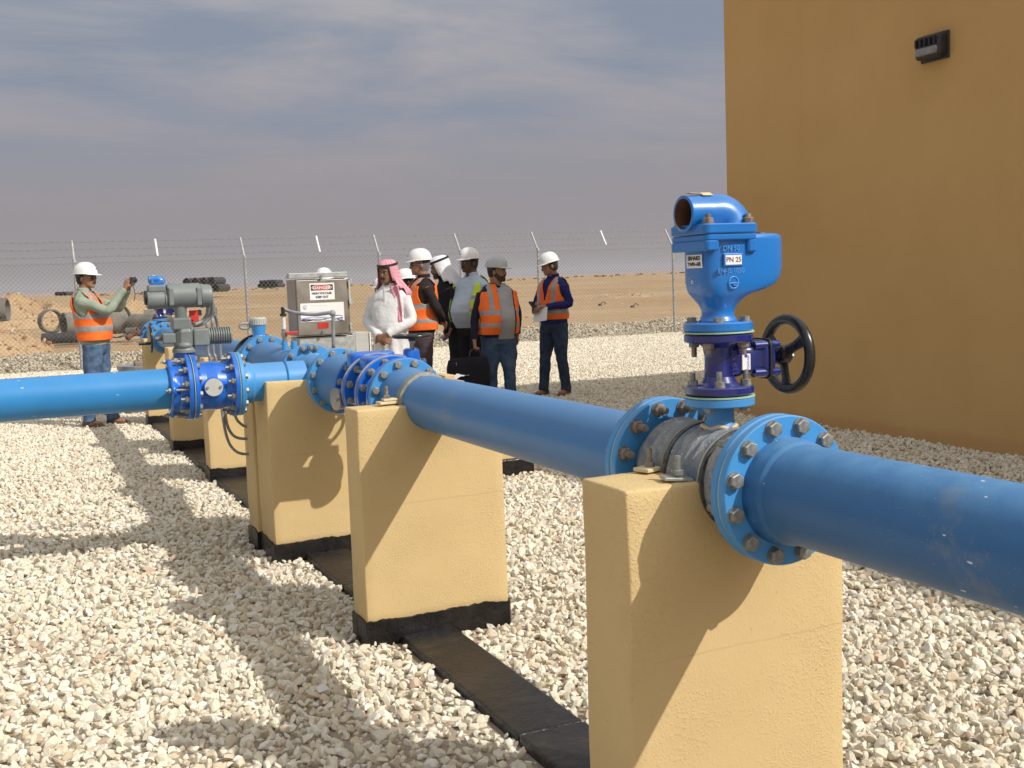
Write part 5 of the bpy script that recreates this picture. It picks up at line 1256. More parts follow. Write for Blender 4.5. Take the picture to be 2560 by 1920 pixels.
M['blacksh'] = cloth('black_brown_shirt', (0.018, 0.013, 0.013), (0.030, 0.022, 0.022))
M['navysw'] = cloth('navy_sweater', (0.010, 0.018, 0.10), (0.018, 0.030, 0.15))
M['navyjk'] = cloth('dark_navy_jacket', (0.008, 0.010, 0.028), (0.016, 0.018, 0.045))
M['blackjk'] = cloth('black_jacket', (0.008, 0.008, 0.012), (0.016, 0.016, 0.022))
M['paleblue'] = cloth('pale_blue_shirt', (0.40, 0.50, 0.60), (0.48, 0.58, 0.68))
M['greysh'] = cloth('light_grey_shirt', (0.30, 0.31, 0.32), (0.38, 0.39, 0.40))
M['jeans'] = cloth('blue_jeans', (0.045, 0.085, 0.16), (0.12, 0.19, 0.31), scale=9)
M['midjeans'] = cloth('mid_blue_jeans', (0.022, 0.042, 0.09), (0.07, 0.115, 0.19), scale=6)
M['darkjeans'] = cloth('dark_indigo_jeans', (0.016, 0.028, 0.058), (0.04, 0.06, 0.11), scale=9)
M['mauve'] = cloth('brown_mauve_trousers', (0.060, 0.042, 0.050), (0.085, 0.062, 0.072))
M['blacktr'] = cloth('black_trousers', (0.010, 0.009, 0.012), (0.018, 0.016, 0.022))
M['boot'] = M_var('worn_brown_leather', (0.085, 0.045, 0.022), (0.17, 0.10, 0.055), 14, 0.7, 0, 0.4, 50, 0.005)
M['helmet'] = M_var('white_helmet_shell', (0.74, 0.75, 0.74), (0.80, 0.80, 0.79), 8, 0.28, 0, 0.03)
M['helmetgrey'] = M_var('grey_helmet_shell', (0.42, 0.45, 0.46), (0.50, 0.52, 0.53), 8, 0.35, 0, 0.03)
M['ghwhite'] = cloth('white_headcloth', (0.74, 0.74, 0.78), (0.82, 0.82, 0.84))
def M_check():
    mt, t, b = base_mat('red_white_checked_headcloth', 0.9)
    c = t.nodes.new('ShaderNodeTexCoord'); k = t.nodes.new('ShaderNodeTexChecker'); k.inputs['Scale'].default_value = 70
    k.inputs['Color1'].default_value = (0.62, 0.10, 0.16, 1); k.inputs['Color2'].default_value = (0.76, 0.60, 0.64, 1)
    link(t, c.outputs['Object'], k.inputs['Vector']); n = noise_n(t, 9, 4)
    link(t, mix(t, n.outputs[0], k.outputs['Color'], (0.62, 0.26, 0.33)), b.inputs['Base Color']); return mt
M['check'] = M_check()
TMPTEX = bpy.data.textures.new('folds', 'CLOUDS'); TMPTEX.noise_scale = 0.09; TMPTEX.noise_depth = 2

def skin_mesh(mb, name, mat, parent, Mw, voxel=0.008, smooth_it=2, disp=0.0):
    mb.xf(Mw)
    o = mb.build(name, mat, None)
    r = o.modifiers.new('r', 'REMESH'); r.mode = 'VOXEL'; r.voxel_size = voxel; r.use_smooth_shade = True
    if smooth_it: s_ = o.modifiers.new('s', 'SMOOTH'); s_.iterations = smooth_it; s_.factor = 0.5
    if disp:
        d_ = o.modifiers.new('d', 'DISPLACE'); d_.texture = TMPTEX; d_.texture_coords = 'GLOBAL'; d_.strength = disp; d_.mid_level = 0.5
        s2 = o.modifiers.new('s2', 'SMOOTH'); s2.iterations = 1
    bpy.context.view_layer.update()
    me = bpy.data.meshes.new_from_object(o.evaluated_get(bpy.context.evaluated_depsgraph_get()))
    bpy.data.objects.remove(o)
    off = Vector((0, 0, 0)); q = parent
    while q is not None: off += q.location; q = q.parent
    me.transform(Matrix.Translation(-off)); me.name = name
    me.polygons.foreach_set('use_smooth', [True]*len(me.polygons))
    if not me.materials: me.materials.append(mat)
    n_ = bpy.data.objects.new(name, me); C.objects.link(n_); n_.parent = parent
    return n_
def add_hand(mb, w_, d, nrm, curl=0.5, s=1.0, side=1):
    """palm plus five separate bent fingers; nrm points out of the palm, side = +1 puts the thumb on d x nrm"""
    d = Vector(d).normalized(); nrm = Vector(nrm); nrm = (nrm-d*nrm.dot(d)).normalized(); t_ = d.cross(nrm)*side; w_ = Vector(w_)
    rs = []
    for f_, wd, th in ((-.02, .026, .022), (0.0, .028, .020), (.03, .038, .016), (.06, .042, .015), (.088, .040, .012)):
        rs.append([w_+d*f_*s+t_*wd*s*math.cos(b)+nrm*th*s*math.sin(b) for b in [2*math.pi*k/12 for k in range(12)]])
    mb.rings(rs)
    for k, (off, L) in enumerate(((.030, .066), (.0105, .074), (-.0095, .069), (-.029, .054))):
        p_ = w_+d*.080*s+t_*off*s; dd = d.copy(); P_ = [w_+d*.05*s+t_*off*.9*s, p_.copy()]; a_ = 0
        for j, fr in enumerate((.45, .32, .23)):
            a_ += curl*(.75+.15*k)*(.8 if j == 0 else .9)
            dd = d*math.cos(a_)+nrm*math.sin(a_); p_ = p_+dd*L*fr*s; P_.append(p_.copy())
        mb.tube(P_, [.0095*s, .0095*s, .009*s, .0082*s, .0065*s], 8, sub=2)
    P_ = [w_+d*.015*s+t_*.022*s, w_+d*.035*s+t_*.048*s+nrm*.012*s, w_+d*.060*s+t_*.056*s+nrm*(.018+.012*curl)*s, w_+d*.082*s+t_*.050*s+nrm*(.022+.02*curl)*s]
    mb.tube(P_, [.013*s, .011*s, .010*s, .0075*s], 8, sub=2)

def torso_prof(g, belly, wide=1.0):
    """z, half width, half depth, forward offset"""
    return [(0.84, .150*g, .105*g, 0), (0.92, .168*g, .118*g+belly*.3, belly*.2), (1.00, .165*g, .118*g+belly*.8, belly*.55), (1.08, .160*g, .117*g+belly, belly*.75), (1.16, .163*g, .118*g+belly*.8, belly*.6),
            (1.25, .176*g*wide, .122*g+belly*.3, belly*.25), (1.33, .183*g*wide, .120*g, 0.0), (1.375, .176*g*wide, .110*g, -.005), (1.41, .158*g*wide, .096*g, -.01), (1.44, .128*g*wide, .082, -.015), (1.468, .092, .068, -.018), (1.495, .064, .058, -.014), (1.51, .058, .056, -.012)]
def tp(prof, z):
    if z <= prof[0][0]: return prof[0][1:]
    for a_, b_ in zip(prof[:-1], prof[1:]):
        if z <= b_[0]:
            f_ = (z-a_[0])/(b_[0]-a_[0]); return tuple(a_[i]*(1-f_)+b_[i]*f_ for i in (1, 2, 3))
    return prof[-1][1:]

def person(px, depth, a, H, label, skin, top, bottom, legs, arms, lean=0.0, g=1.0, belly=0.0, head=(0, 0), hat='helmet', hatmat=None, vest=None, hair='hairblack', beard=False,
           glasses=False, robe=False, sleeves=True, hands=((0.5, None, None), (0.5, None, None)), boots='boot', gh=None, openj=None, collar=None, moust=False, headroll=0.0, z0=0.0, cat='person', wide=1.0):
    Fh = Vector((math.sin(YAW), math.cos(YAW), 0)); Rh = Vector((math.cos(YAW), -math.sin(YAW), 0))
    fw = -Fh*math.cos(rad(a))+Rh*math.sin(rad(a)); rt = Vector((fw.y, -fw.x, 0))
    base = gat(px, depth); base.z = z0; s = H/1.75
    Mw = Matrix((rt*s, fw*s, Vector((0, 0, s)))).transposed().to_4x4(); Mw.translation = base
    root = empty('person', base, label, cat)
    def ln(p):                       # lean of the upper body about the hips
        p = Vector(p)
        if p.z > .9: p.y += math.tan(lean)*(p.z-.9)
        return p
    prof = torso_prof(g, belly, wide)
    def torso(mb, infl=0.0, z0_=.84, z1_=1.51, nn=40, step=.03):
        rs = []; z = z0_
        while z < z1_+1e-6:
            rx, ry, yo = tp(prof, z); rs.append([ln((p.x, p.y+yo, z)) for p in se_ring(0, 0, rx+infl, ry+infl, 0, 2.3, nn)]); z += step
        mb.rings(rs)
    # ---- body: one continuous skin surface
    hb = ln((0, 0, 1.49)); hy, hp = head
    Hm = Matrix.Translation(hb+Vector((0, .012, .03))) @ Matrix.Rotation(rad(-hy), 4, 'Z') @ Matrix.Rotation(rad(-hp), 4, 'X') @ Matrix.Rotation(rad(headroll), 4, 'Y')
    def HP(x, y, z): return Hm @ Vector((x, y, z))
    mb = MB()
    hr = []
    for z, rx, ry, yo in ((0.0, .022, .022, .070), (.012, .040, .045, .050), (.030, .052, .066, .030), (.055, .061, .082, .014), (.085, .067, .090, .006), (.115, .071, .094, .001), (.145, .074, .097, -.004), (.175, .074, .096, -.008), (.200, .066, .086, -.010), (.220, .048, .064, -.012), (.232, .02, .03, -.012)):
        hr.append([HP(p.x, p.y+yo, z) for p in se_ring(0, 0, rx, ry, 0, 2.15, 28)])
    mb.rings(hr)
    mb.ell((0, 0, 0), 1, 1, 1, 10, 8); n0 = len(mb.v)-90-0
    k0 = len(mb.v)-9*10
    for i in range(k0, len(mb.v)): q = mb.v[i]; mb.v[i] = HP(q.x*.013, .097+q.y*.020-.008*q.z, .088+q.z*.026)     # nose
    mb.tube([HP(-.040, .083, .128), HP(0, .097, .127), HP(.040, .083, .128)], .010, 8, sub=4)                        # brow
    mb.ell((0, 0, 0), 1, 1, 1, 10, 8); k0 = len(mb.v)-90
    for i in range(k0, len(mb.v)): q = mb.v[i]; mb.v[i] = HP(q.x*.026, .082+q.y*.014, .042+q.z*.014)                 # mouth area
    mb.ell((0, 0, 0), 1, 1, 1, 10, 8); k0 = len(mb.v)-90
    for i in range(k0, len(mb.v)): q = mb.v[i]; mb.v[i] = HP(q.x*.018, .078+q.y*.016, .014+q.z*.014)                 # chin
    for sd_ in (-1, 1):
        mb.ell((0, 0, 0), 1, 1, 1, 10, 8); k0 = len(mb.v)-90
        for i in range(k0, len(mb.v)): q = mb.v[i]; mb.v[i] = HP(sd_*.075+q.x*.010, -.010+q.y*.018, .092+q.z*.032)
    mb.tube([ln((0, -.01, 1.44)), ln((0, -.008, 1.49)), HP(0, -.015, .03), HP(0, -.012, .07)], [.068*g, .058*g, .056*g, .056], 20, sub=3)
    torso(mb, -.014)
    for (hip, kn, an) in legs:
        mb.tube([hip, (Vector(hip)+Vector(kn))/2, kn, (Vector(kn)*.6+Vector(an)*.4), an], [.082*g, .074*g, .054, .052, .038], 16, sub=3)
    mb2s = []
    for i, (sh, el, wr) in enumerate(arms):
        sh, el, wr = Vector(sh), Vector(el), Vector(wr)
        sh = ln(sh)
        mb.tube([sh, (sh+el)/2, el, (el*.6+wr*.4), wr], [.046, .042, .036, .035, .025], 14, sub=3)
        cu, dd, nn_ = hands[i]
        dd = (wr-el) if dd is None else Vector(dd); nn_ = Vector((0, 0, 1)) if nn_ is None else Vector(nn_)
        add_hand(mb, wr+dd.normalized()*.012, dd, nn_, cu, 1.0, 1 if i == 0 else -1)
        mb2s.append((sh, el, wr))
    for (hip, kn, an) in legs:
        an = Vector(an); mb.ell(an+Vector((0, .05, -.035)), .04, .11, .03, 14, 8)
    skin_mesh(mb, 'body', skin, root, Mw, 0.0065, 1)
    # ---- face details
    def part(mb_, name, mat, par=root, **k): return mb_.xf(Mw).build(name, mat, par, **k)
    for sd_ in (-1, 1):
        mb = MB(); mb.ell((0, 0, 0), 1, 1, 1, 10, 6); mb.v = [HP(sd_*.031+q.x*.013, .087+q.y*.007, .106+q.z*.006) for q in mb.v]; ey = part(mb, 'eye', M['eyewhite'])
        mb = MB(); mb.ell((0, 0, 0), 1, 1, 1, 8, 6); mb.v = [HP(sd_*.031+q.x*.006, .0925+q.y*.004, .106+q.z*.006) for q in mb.v]; part(mb, 'iris', M['hairblack'], ey)
        mb = MB(); mb.tube([HP(sd_*.012, .1005, .124), HP(sd_*.030, .098, .129), HP(sd_*.048, .084, .125)], .0042, 6, sub=3); part(mb, 'eyebrow', M[hair])
    mb = MB(); mb.tube([HP(-.022, .092, .043), HP(0, .0985, .045), HP(.022, .092, .043)], .0046, 8, sub=3); part(mb, 'mouth', M['lip'])
    if moust or beard:
        mb = MB(); mb.tube([HP(-.028, .088, .048), HP(-.012, .1, .058), HP(0, .103, .060), HP(.012, .1, .058), HP(.028, .088, .048)], .0075, 8, sub=3); part(mb, 'moustache', M[hair])
    if beard:
        mb = MB(); vs_ = []; fs_ = []; rows_ = ((-.010, .022, .022, .070), (.004, .041, .046, .048), (.020, .050, .062, .034), (.036, .056, .072, .024), (.052, .063, .083, .013), (.070, .067, .088, .005), (.088, .0685, .0895, .004))
        for z, rx, ry, yo in rows_:
            for k in range(33):
                b = rad(-104+208*k/32); vs_.append(HP((rx+.003)*math.sin(b), yo+(ry+.004)*math.cos(b), z))
        for j_ in range(len(rows_)-1):
            zc_ = (rows_[j_][0]+rows_[j_+1][0])/2
            for k in range(32):
                bb = abs(-104+208*(k+.5)/32); lo = 0 if zc_ < .030 else 30 if zc_ < .055 else 62 if zc_ < .075 else 80
                if bb < lo: continue
                fs_.append((j_*33+k, j_*33+k+1, (j_+1)*33+k+1, (j_+1)*33+k))
        mb.add(vs_, fs_); part(mb, 'beard', M['beardbrown']).modifiers.new('t', 'SOLIDIFY').thickness = .004
    if hat != 'ghutra':
        mb = MB(); rs = []
        for z, rx, ry, yo in ((.035, .058, .070, -.012), (.07, .068, .086, -.010), (.11, .075, .096, -.008), (.15, .078, .101, -.008), (.185, .076, .098, -.010), (.215, .056, .075, -.012), (.236, .02, .03, -.012)):
            rs.append([(b, HP((rx+.004)*math.sin(b), yo+(ry+.005)*math.cos(b), z), z) for b in [2*math.pi*k/36 for k in range(36)]])
        vs_ = [q[1] for r_ in rs for q in r_]; fs_ = []
        for j in range(len(rs)-1):
            for k in range(36):
                b = rs[j][k][0]; cb = math.cos(b); z = (rs[j][k][2]+rs[j+1][k][2])/2
                if z < .17 and (cb > -.15 if z < .09 else cb > .30): continue
                if cb > .75 and z < .2: continue
                fs_.append((j*36+k, j*36+(k+1) % 36, (j+1)*36+(k+1) % 36, (j+1)*36+k))
        mb.add(vs_, fs_); part(mb, 'hair', M[hair])
    if glasses:
        mb = MB()
        for sd_ in (-1, 1):
            mb.ell((0, 0, 0), 1, 1, 1, 12, 6); k0 = len(mb.v)-84
            for i in range(k0, len(mb.v)): q = mb.v[i]; mb.v[i] = HP(sd_*.034+q.x*.027, .098-.010*abs(q.x)+q.y*.006, .104+q.z*.019)
        gl = part(mb, 'sunglasses', M['lens'])
        for sd_ in (-1, 1):
            mb = MB(); mb.tube([HP(sd_*.058, .088, .110), HP(sd_*.078, .03, .108), HP(sd_*.080, -.02, .104)], .003, 6, sub=2)
            part(mb, 'temple', M['galv'], gl)
    # ---- head wear
    if hat == 'helmet':
        hm = hatmat or M['helmet']; mb = MB(); rs = []; n_ = 48
        zb = .150
        for k in range(11):
            f_ = math.pi/2*k/10; c_, s_ = math.cos(f_)**.85 if k < 10 else 0.02, math.sin(f_)
            ring = []
            for b in [2*math.pi*j/n_ for j in range(n_)]:
                ridge = 1+.02*max(0, math.cos(2*b))**8*s_
                ring.append(HP(.108*c_*math.sin(b)*ridge, -.004+.130*c_*math.cos(b)*ridge, zb+.128*s_+.004*max(0, 1-abs(math.sin(b))*6)*math.sin(f_*2)))
            rs.append(ring)
        mb.rings(rs, True, (False, True))
        def brim(ext, dz): return [HP((.108+ext(b))*math.sin(b), -.004+(.130+ext(b))*math.cos(b), zb+dz-(.012 if ext(b) > .02 else .002)*(ext(b)/.045)) for b in [2*math.pi*j/n_ for j in range(n_)]]
        ex_ = lambda b: .010+.040*max(0, math.cos(b))**1.5
        mb.rings([brim(lambda b: -.006, .004), brim(ex_, .002), brim(ex_, -.003), brim(lambda b: -.008, -.004)], True, (False, False))
        he = part(mb, 'helmet', hm)
        mb = MB(); mb.ell((0, 0, 0), 1, 1, 1, 10, 6); mb.v = [HP(q.x*.010, .118+q.y*.006, .205+q.z*.008) for q in mb.v]; part(mb, 'badge', M['signblue'], he)
        mb = MB(); rs = [[HP(rx*math.sin(b), -.004+ry*math.cos(b), z) for b in [2*math.pi*j/32 for j in range(32)]] for rx, ry, z in ((.088, .106, .118), (.092, .111, .150))]
        rs = [[p for p in r_] for r_ in rs]; mb.rings([r_[9:24] for r_ in rs], False, (False, False)); part(mb, 'inner_band', M['hdpe'], he)
    if hat == 'ghutra':
        mb = MB(); n_ = 72; tiltf = gh or {}
        rows = [(.238, .018, .022, -.012), (.232, .050, .062, -.012), (.215, .078, .094, -.012), (.190, .090, .112, -.011), (.165, .094, .118, -.010), (.135, .097, .120, -.012), (.10, .101, .121, -.018), (.06, .108, .122, -.026), (.02, .118, .126, -.034),
                (-.02, .138, .134, -.044), (-.06, .168, .142, -.052), (-.10, .190, .146, -.058), (-.15, .196, .150, -.060), (-.20, .190, .148, -.060), (-.26, .175, .145, -.06)]
        vs_ = []; fs_ = []
        for j, (z, rx, ry, yo) in enumerate(rows):
            fa = min(1, max(0, (.15-z)/.25))
            for k in range(n_):
                b = 2*math.pi*k/n_; fold = 1+fa*.07*math.sin(b*9+z*8)+fa*.04*math.sin(b*17+1.3)
                dr_ = .03*max(0, math.sin(b*2.5+.7)) * (1 if z < -.1 else 0)
                vs_.append(HP(rx*fold*math.sin(b), yo+ry*fold*math.cos(b), z-dr_))
        for j in range(len(rows)-1):
            zc_ = (rows[j][0]+rows[j+1][0])/2
            for k in range(n_):
                b = 2*math.pi*(k+.5)/n_; cb = math.cos(b); bb = math.degrees(math.acos(cb)); sgn = 1 if math.sin(b) > 0 else -1
                op = 0 if zc_ > .155 else (48 if zc_ > .08 else 52 if zc_ > .02 else 60 if zc_ > -.05 else 78)
                if bb < op: continue
                if zc_ < -.08 and bb < 95 and sgn != tiltf.get('side', 1): continue
                if zc_ < -.16 and bb < 120: continue
                fs_.append((j*n_+k, j*n_+(k+1) % n_, (j+1)*n_+(k+1) % n_, (j+1)*n_+k))
        mb.add(vs_, fs_); gt = part(mb, 'headcloth', tiltf['mat']); so_ = gt.modifiers.new('t', 'SOLIDIFY'); so_.thickness = .006; so_.offset = 1
        mb = MB()
        for q in (0, 1): mb.tube([HP(.094*math.sin(b), -.010+.118*math.cos(b), .182+q*.013-.012*math.cos(b)) for b in [2*math.pi*k/32 for k in range(32)]], .0085, 8, sub=1, closed=True)
        part(mb, 'head_cord', M['black'], gt)
        if tiltf.get('tail'):
            mb = MB(); rs = []; sd_ = tiltf['tail']
            for k in range(15):
                f_ = k/14; z = 1.50-.38*f_; rx, ry, yo = tp(prof, min(z, 1.5)); w_ = .050*(1-.45*f_)+.012; xc_ = sd_*(.095+.055*math.sin(f_*1.6)); yy = max(.085, ry*math.sqrt(max(0, 1-(xc_/max(rx, .12))**2)))+yo+.022
                rs.append([ln((xc_+w_*(c_-.5)*1.6, yy+.010*math.sin(c_*9+f_*4), z-.02*c_)) for c_ in [i/8 for i in range(9)]])
            mb.rings(rs, False, (False, False)); tl_ = part(mb, 'headcloth_tail', tiltf['mat'], gt); tl_.modifiers.new('t', 'SOLIDIFY').thickness = .008
    # ---- upper garment
    if robe:
        mb = MB(); torso(mb, .012, .93)
        rs = []
        for z, rx, ry in ((.95, .178*g, .130*g+belly), (.75, .178*g, .138*g+belly*.7), (.5, .190, .15), (.25, .205, .165), (.09, .215, .172)):
            rs.append([Vector((rx*math.cos(b)*(1+.05*math.sin(9*b+z*2)), ry*math.sin(b)*(1+.07*math.sin(9*b+z*2))+belly*.3*(z > .5), z)) for b in [2*math.pi*k/72 for k in range(72)]])
        mb.rings(list(reversed(rs)))
    else:
        mb = MB(); torso(mb, .008, .90 if not openj else .86)
    for (sh, el, wr) in mb2s:
        k_r = 1.0 if not robe else 1.10
        mb.tube([sh+Vector((0, 0, -.005)), (sh+el)/2, el, (el*.5+wr*.5), wr*.97+el*.03], [.060*k_r*g**.5, .056*k_r, .050*k_r, .046*k_r, .036*k_r*1.1], 18, sub=3)
    up = skin_mesh(mb, 'robe' if robe else ('jacket' if openj else 'shirt'), top, root, Mw, 0.009, 2, disp=.007 if robe else .014)
    cm = collar or top
    mb = MB(); rs = []
    for z, r_ in ((1.478, .072), (1.500, .070), (1.522, .066)): rs.append([ln((r_*math.sin(b), -.012+r_*.95*math.cos(b), z+.006*math.cos(b)*-1)) for b in [rad(18+324*k/24) for k in range(25)]])
    if robe or not openj: mb.rings(rs, False, (False, False)); part(mb, 'collar', cm, root).modifiers.new('t', 'SOLIDIFY').thickness = .006
    if robe:
        q0 = tp(prof, 1.36); mb = MB(); x_ = -.085; mb.box(ln((.085, q0[1]+.012, 1.27)), (.075, .006, .10)); part(mb, 'pocket', top, up, bevel=.002)
        mb = MB(); mb.box(ln((0.0, q0[1]+.018, 1.33)), (.022, .006, .30)); part(mb, 'placket', top, up, bevel=.002)
    def shell(name, mat, infl, zlo, zhi, keep, par, th=.005, nn=96, step=.0125, matf=None, wob=.004):
        vs_ = []; fs_ = []; ms_ = []; Z = []; z = zlo
        while z < zhi: Z.append(z); z += step if z < 1.38 else step*.6
        for z in Z:
            rx, ry, yo = tp(prof, z)
            for k, p in enumerate(se_ring(0, 0, rx+infl, ry+infl, 0, 2.3, nn)):
                w_ = wob*mnoise.noise(Vector((p.x*9, p.y*9, z*6+px)))*2+wob*mnoise.noise(Vector((p.x*3, p.y*3, z*14+px)))*2
                l_ = math.hypot(p.x, p.y); vs_.append(ln((p.x*(1+w_/l_), p.y*(1+w_/l_)+yo, z)))
        for j in range(len(Z)-1):
            for k in range(nn):
                idx = (j*nn+k, j*nn+(k+1) % nn, (j+1)*nn+(k+1) % nn, (j+1)*nn+k)
                c_ = sum((vs_[i] for i in idx), Vector())/4; zz = (Z[j]+Z[j+1])/2; cc = c_-ln((0, 0, c_.z))+Vector((0, 0, c_.z))
                cc.y -= tp(prof, zz)[2]
                if keep(cc.x, cc.y, zz): fs_.append(idx); ms_.append(matf(cc.x, cc.y, zz) if matf else 0)
        mb_ = MB(); mb_.add(vs_, fs_); mb_.m = ms_; mb_.sm = [True]*len(fs_)
        o = part(mb_, name, mat, par); sm_ = o.modifiers.new('s', 'SMOOTH'); sm_.iterations = 5; sm_.factor = .5; so_ = o.modifiers.new('t', 'SOLIDIFY'); so_.thickness = th; so_.offset = 1; return o
    if openj:        # an inner shirt showing between the open jacket fronts
        shell('shirt', openj, .017, .86, 1.49, lambda x, y, z: y > 0 and -.150 < x < .045+(1.2-z)*.02 and not (z > 1.42 and abs(x) < (z-1.42)*.5), root, .004)
    if vest:
        cols = [vest['mat'], M['reflect'], M['hdpe']]; hem = vest.get('hem', .93); s1, s2 = vest.get('s', (1.02, 1.16)); bw_ = vest.get('bw', .025); vx = vest.get('vx', .105); op = vest.get('open')
        def keep(x, y, z):
            hw_ = tp(prof, z)[0]
            if z > 1.482: return False
            if abs(x) > hw_*.60 and ((z-1.345)/.135)**2+(y/.088)**2 < 1: return False
            if abs(x) > hw_*.60 and z > 1.40 and abs(x) > .140: return False
            if y > 0:
                v0 = vest.get('v', 1.20)
                if z > v0 and abs(x) < (z-v0)*.27: return False
                if op and op[0] < x < op[1]: return False
                if not op and abs(x) < .004: return False
            elif z > 1.40 and abs(x) < (z-1.40)*.7: return False
            return True
        def matf(x, y, z):
            for s_ in (s1, s2):
                if abs(z-s_) < bw_: return 1
            if z > s2 and abs(abs(x)-vx) < .024: return 1
            hw_ = tp(prof, z)[0]
            return 0
        shell('safety_vest', cols, .026 if not openj else .032, hem, 1.49, keep, root, .006, 160, .010, matf, .005)
    # ---- trousers and boots
    if not robe:
        mb = MB(); rs = []
        for z, rx, ry in ((.80, .13*g, .10*g), (.86, .160*g, .118*g), (.94, .172*g, .122*g+belly*.3), (1.00, .166*g, .117*g+belly*.5)): rs.append([Vector((p.x, p.y, z)) for p in se_ring(0, belly*.2, rx, ry, 0, 2.3, 32)])
        mb.rings(rs)
        for (hip, kn, an) in legs:
            hip, kn, an = Vector(hip), Vector(kn), Vector(an)
            mb.tube([hip, (hip+kn)/2, kn, kn*.55+an*.45, an*.92+kn*.08, an+Vector((0, .01, -.02))], [.102*g, .094*g, .072, .068, .064, .070], 20, sub=3)
        skin_mesh(mb, 'trousers', bottom, root, Mw, 0.010, 2, disp=.022)
    for (hip, kn, an) in legs:
        an = Vector(an); dr_ = Vector((0.12*(1 if an.x > 0 else -1), 1, 0)).normalized(); sx_ = Vector((dr_.y, -dr_.x, 0))
        mb = MB(); rs = []
        for f_, w_, h_ in ((-.075, .020, .05), (-.065, .034, .095), (-.02, .038, .11), (.03, .040, .095), (.08, .046, .070), (.13, .048, .055), (.165, .038, .045), (.180, .020, .035)):
            c_ = an+dr_*f_; rs.append([Vector((c_.x, c_.y, 0))+sx_*w_*math.cos(b)+Vector((0, 0, max(0, h_*(.5+.5*math.sin(b))))) for b in [2*math.pi*k/16 for k in range(16)]])
        mb.rings(rs); mb.cyl(Vector((an.x, an.y, .06)), Vector((an.x, an.y, .15)), .045, n=16)
        skin_mesh(mb, 'boot', M[boots], root, Mw, 0.009, 1)
    return root, Mw, ln
def stand(dx=.10, kb=.0, fy=(0, 0), ky=.02):
    return [((-.09, 0, .90), (-dx, ky+fy[0]*.5, .49), (-dx-.01, fy[0], .09)), ((.09, 0, .90), (dx, ky+fy[1]*.5, .49), (dx+.01, fy[1], .09))]
SHL, SHR = (-.168, -.005, 1.378), (.168, -.005, 1.378)        # left of him is -x, right is +x
ORG = dict(mat=M['orange'])

# the photographer on the left, in profile, arms raised
R_, Mw_, ln_ = person(226, 12.2, 86, 1.765, 'person in white helmet, sage shirt and orange vest taking a photo on the left', M['skinA'], M['sage'], M['jeans'],
    [((-.09, .02, .90), (-.10, .02, .49), (-.11, .10, .09)), ((.09, .02, .90), (.10, -.02, .49), (.10, -.08, .09))],
    [(SHL, (-.17, .22, 1.29), (-.05, .395, 1.50)), (SHR, (.17, .25, 1.27), (.05, .40, 1.49))],
    lean=rad(-6), g=1.02, belly=.03, head=(0, 2), vest=dict(mat=M['orange'], hem=.95, s=(1.08, 1.22), v=1.24), glasses=True, moust=True,
    hands=((.9, (.25, .25, 1), (.6, .3, 0)), (.9, (-.25, .25, 1), (-.6, .3, 0))))
mb = MB(); mb.box((0, .475, 1.585), (.10, .032, .062)); mb.cyl((0, .49, 1.58), (0, .515, 1.58), .02, n=16); c_ = Mw_ @ Vector((0, .475, 1.585))
tag(mb.xf(Mw_).build('camera', M['hdpe'], None, tuple(c_), bevel=.004), 'small dark compact camera held up by the photographer on the left', 'camera')
mb = MB(); mb.tube([(.05, .47, 1.57), (.06, .50, 1.50), (.06, .51, 1.42), (.055, .49, 1.36)], .004, 6); tag(mb.xf(Mw_).build('camera_strap', M['black'], None, tuple(Mw_ @ Vector((.05, .47, 1.57)))), 'thin dark wrist strap dangling from the raised compact camera', 'strap')

# man in the white robe
person(972, 11.2, -18, 1.685, 'person in long white robe and red checked headcloth, hands clasped in front', M['skinB'], M['thobe'], M['thobe'], stand(.09),
    [((-.170, -.005, 1.37), (-.250, .03, 1.13), (-.045, .215, .985)), ((.170, -.005, 1.37), (.250, .03, 1.13), (.045, .215, .975))],
    g=1.04, belly=.035, head=(10, 4), hat='ghutra', gh=dict(mat=M['check'], side=-1, tail=-1), robe=True, hands=((.5, (.9, .15, -.3), (0, -1, -.4)), (.55, (-.9, .15, -.3), (0, -1, -.4))), moust=True, collar=M['thobe'])
# man in black shirt, orange vest, hands behind his back
person(1049, 12.1, -72, 1.775, 'person in black shirt and orange vest with grey hair, hands behind the back', M['skinA'], M['blacksh'], M['mauve'],
    [((-.09, 0, .90), (-.10, .03, .49), (-.11, .02, .09)), ((.09, 0, .90), (.11, -.06, .49), (.12, -.20, .09))],
    [(SHL, (-.235, -.12, 1.15), (-.05, -.235, 1.03)), (SHR, (.235, -.12, 1.15), (.05, -.245, 1.00))],
    lean=rad(-3), g=1.08, belly=.045, head=(8, 3), hair='hairgrey', glasses=True, vest=dict(mat=M['orange'], hem=.93, s=(1.03, 1.19), v=1.24),
    hands=((.6, (.9, -.2, -.2), (0, 1, 0)), (.6, (-.9, -.2, -.3), (0, 1, 0))), hatmat=M['helmet'])
# man in white headcloth leaning in
person(1138, 13.0, -78, 1.745, 'person in black jacket and white headcloth leaning forward, second row', M['skinB'], M['blackjk'], M['blacktr'], stand(.10, fy=(.05, -.05)),
    [(SHL, (-.22, .02, 1.14), (-.20, .10, .92)), (SHR, (.22, .02, 1.14), (.20, .08, .90))],
    lean=rad(13), g=1.0, head=(0, 14), hat='ghutra', gh=dict(mat=M['ghwhite'], side=1), beard=True)
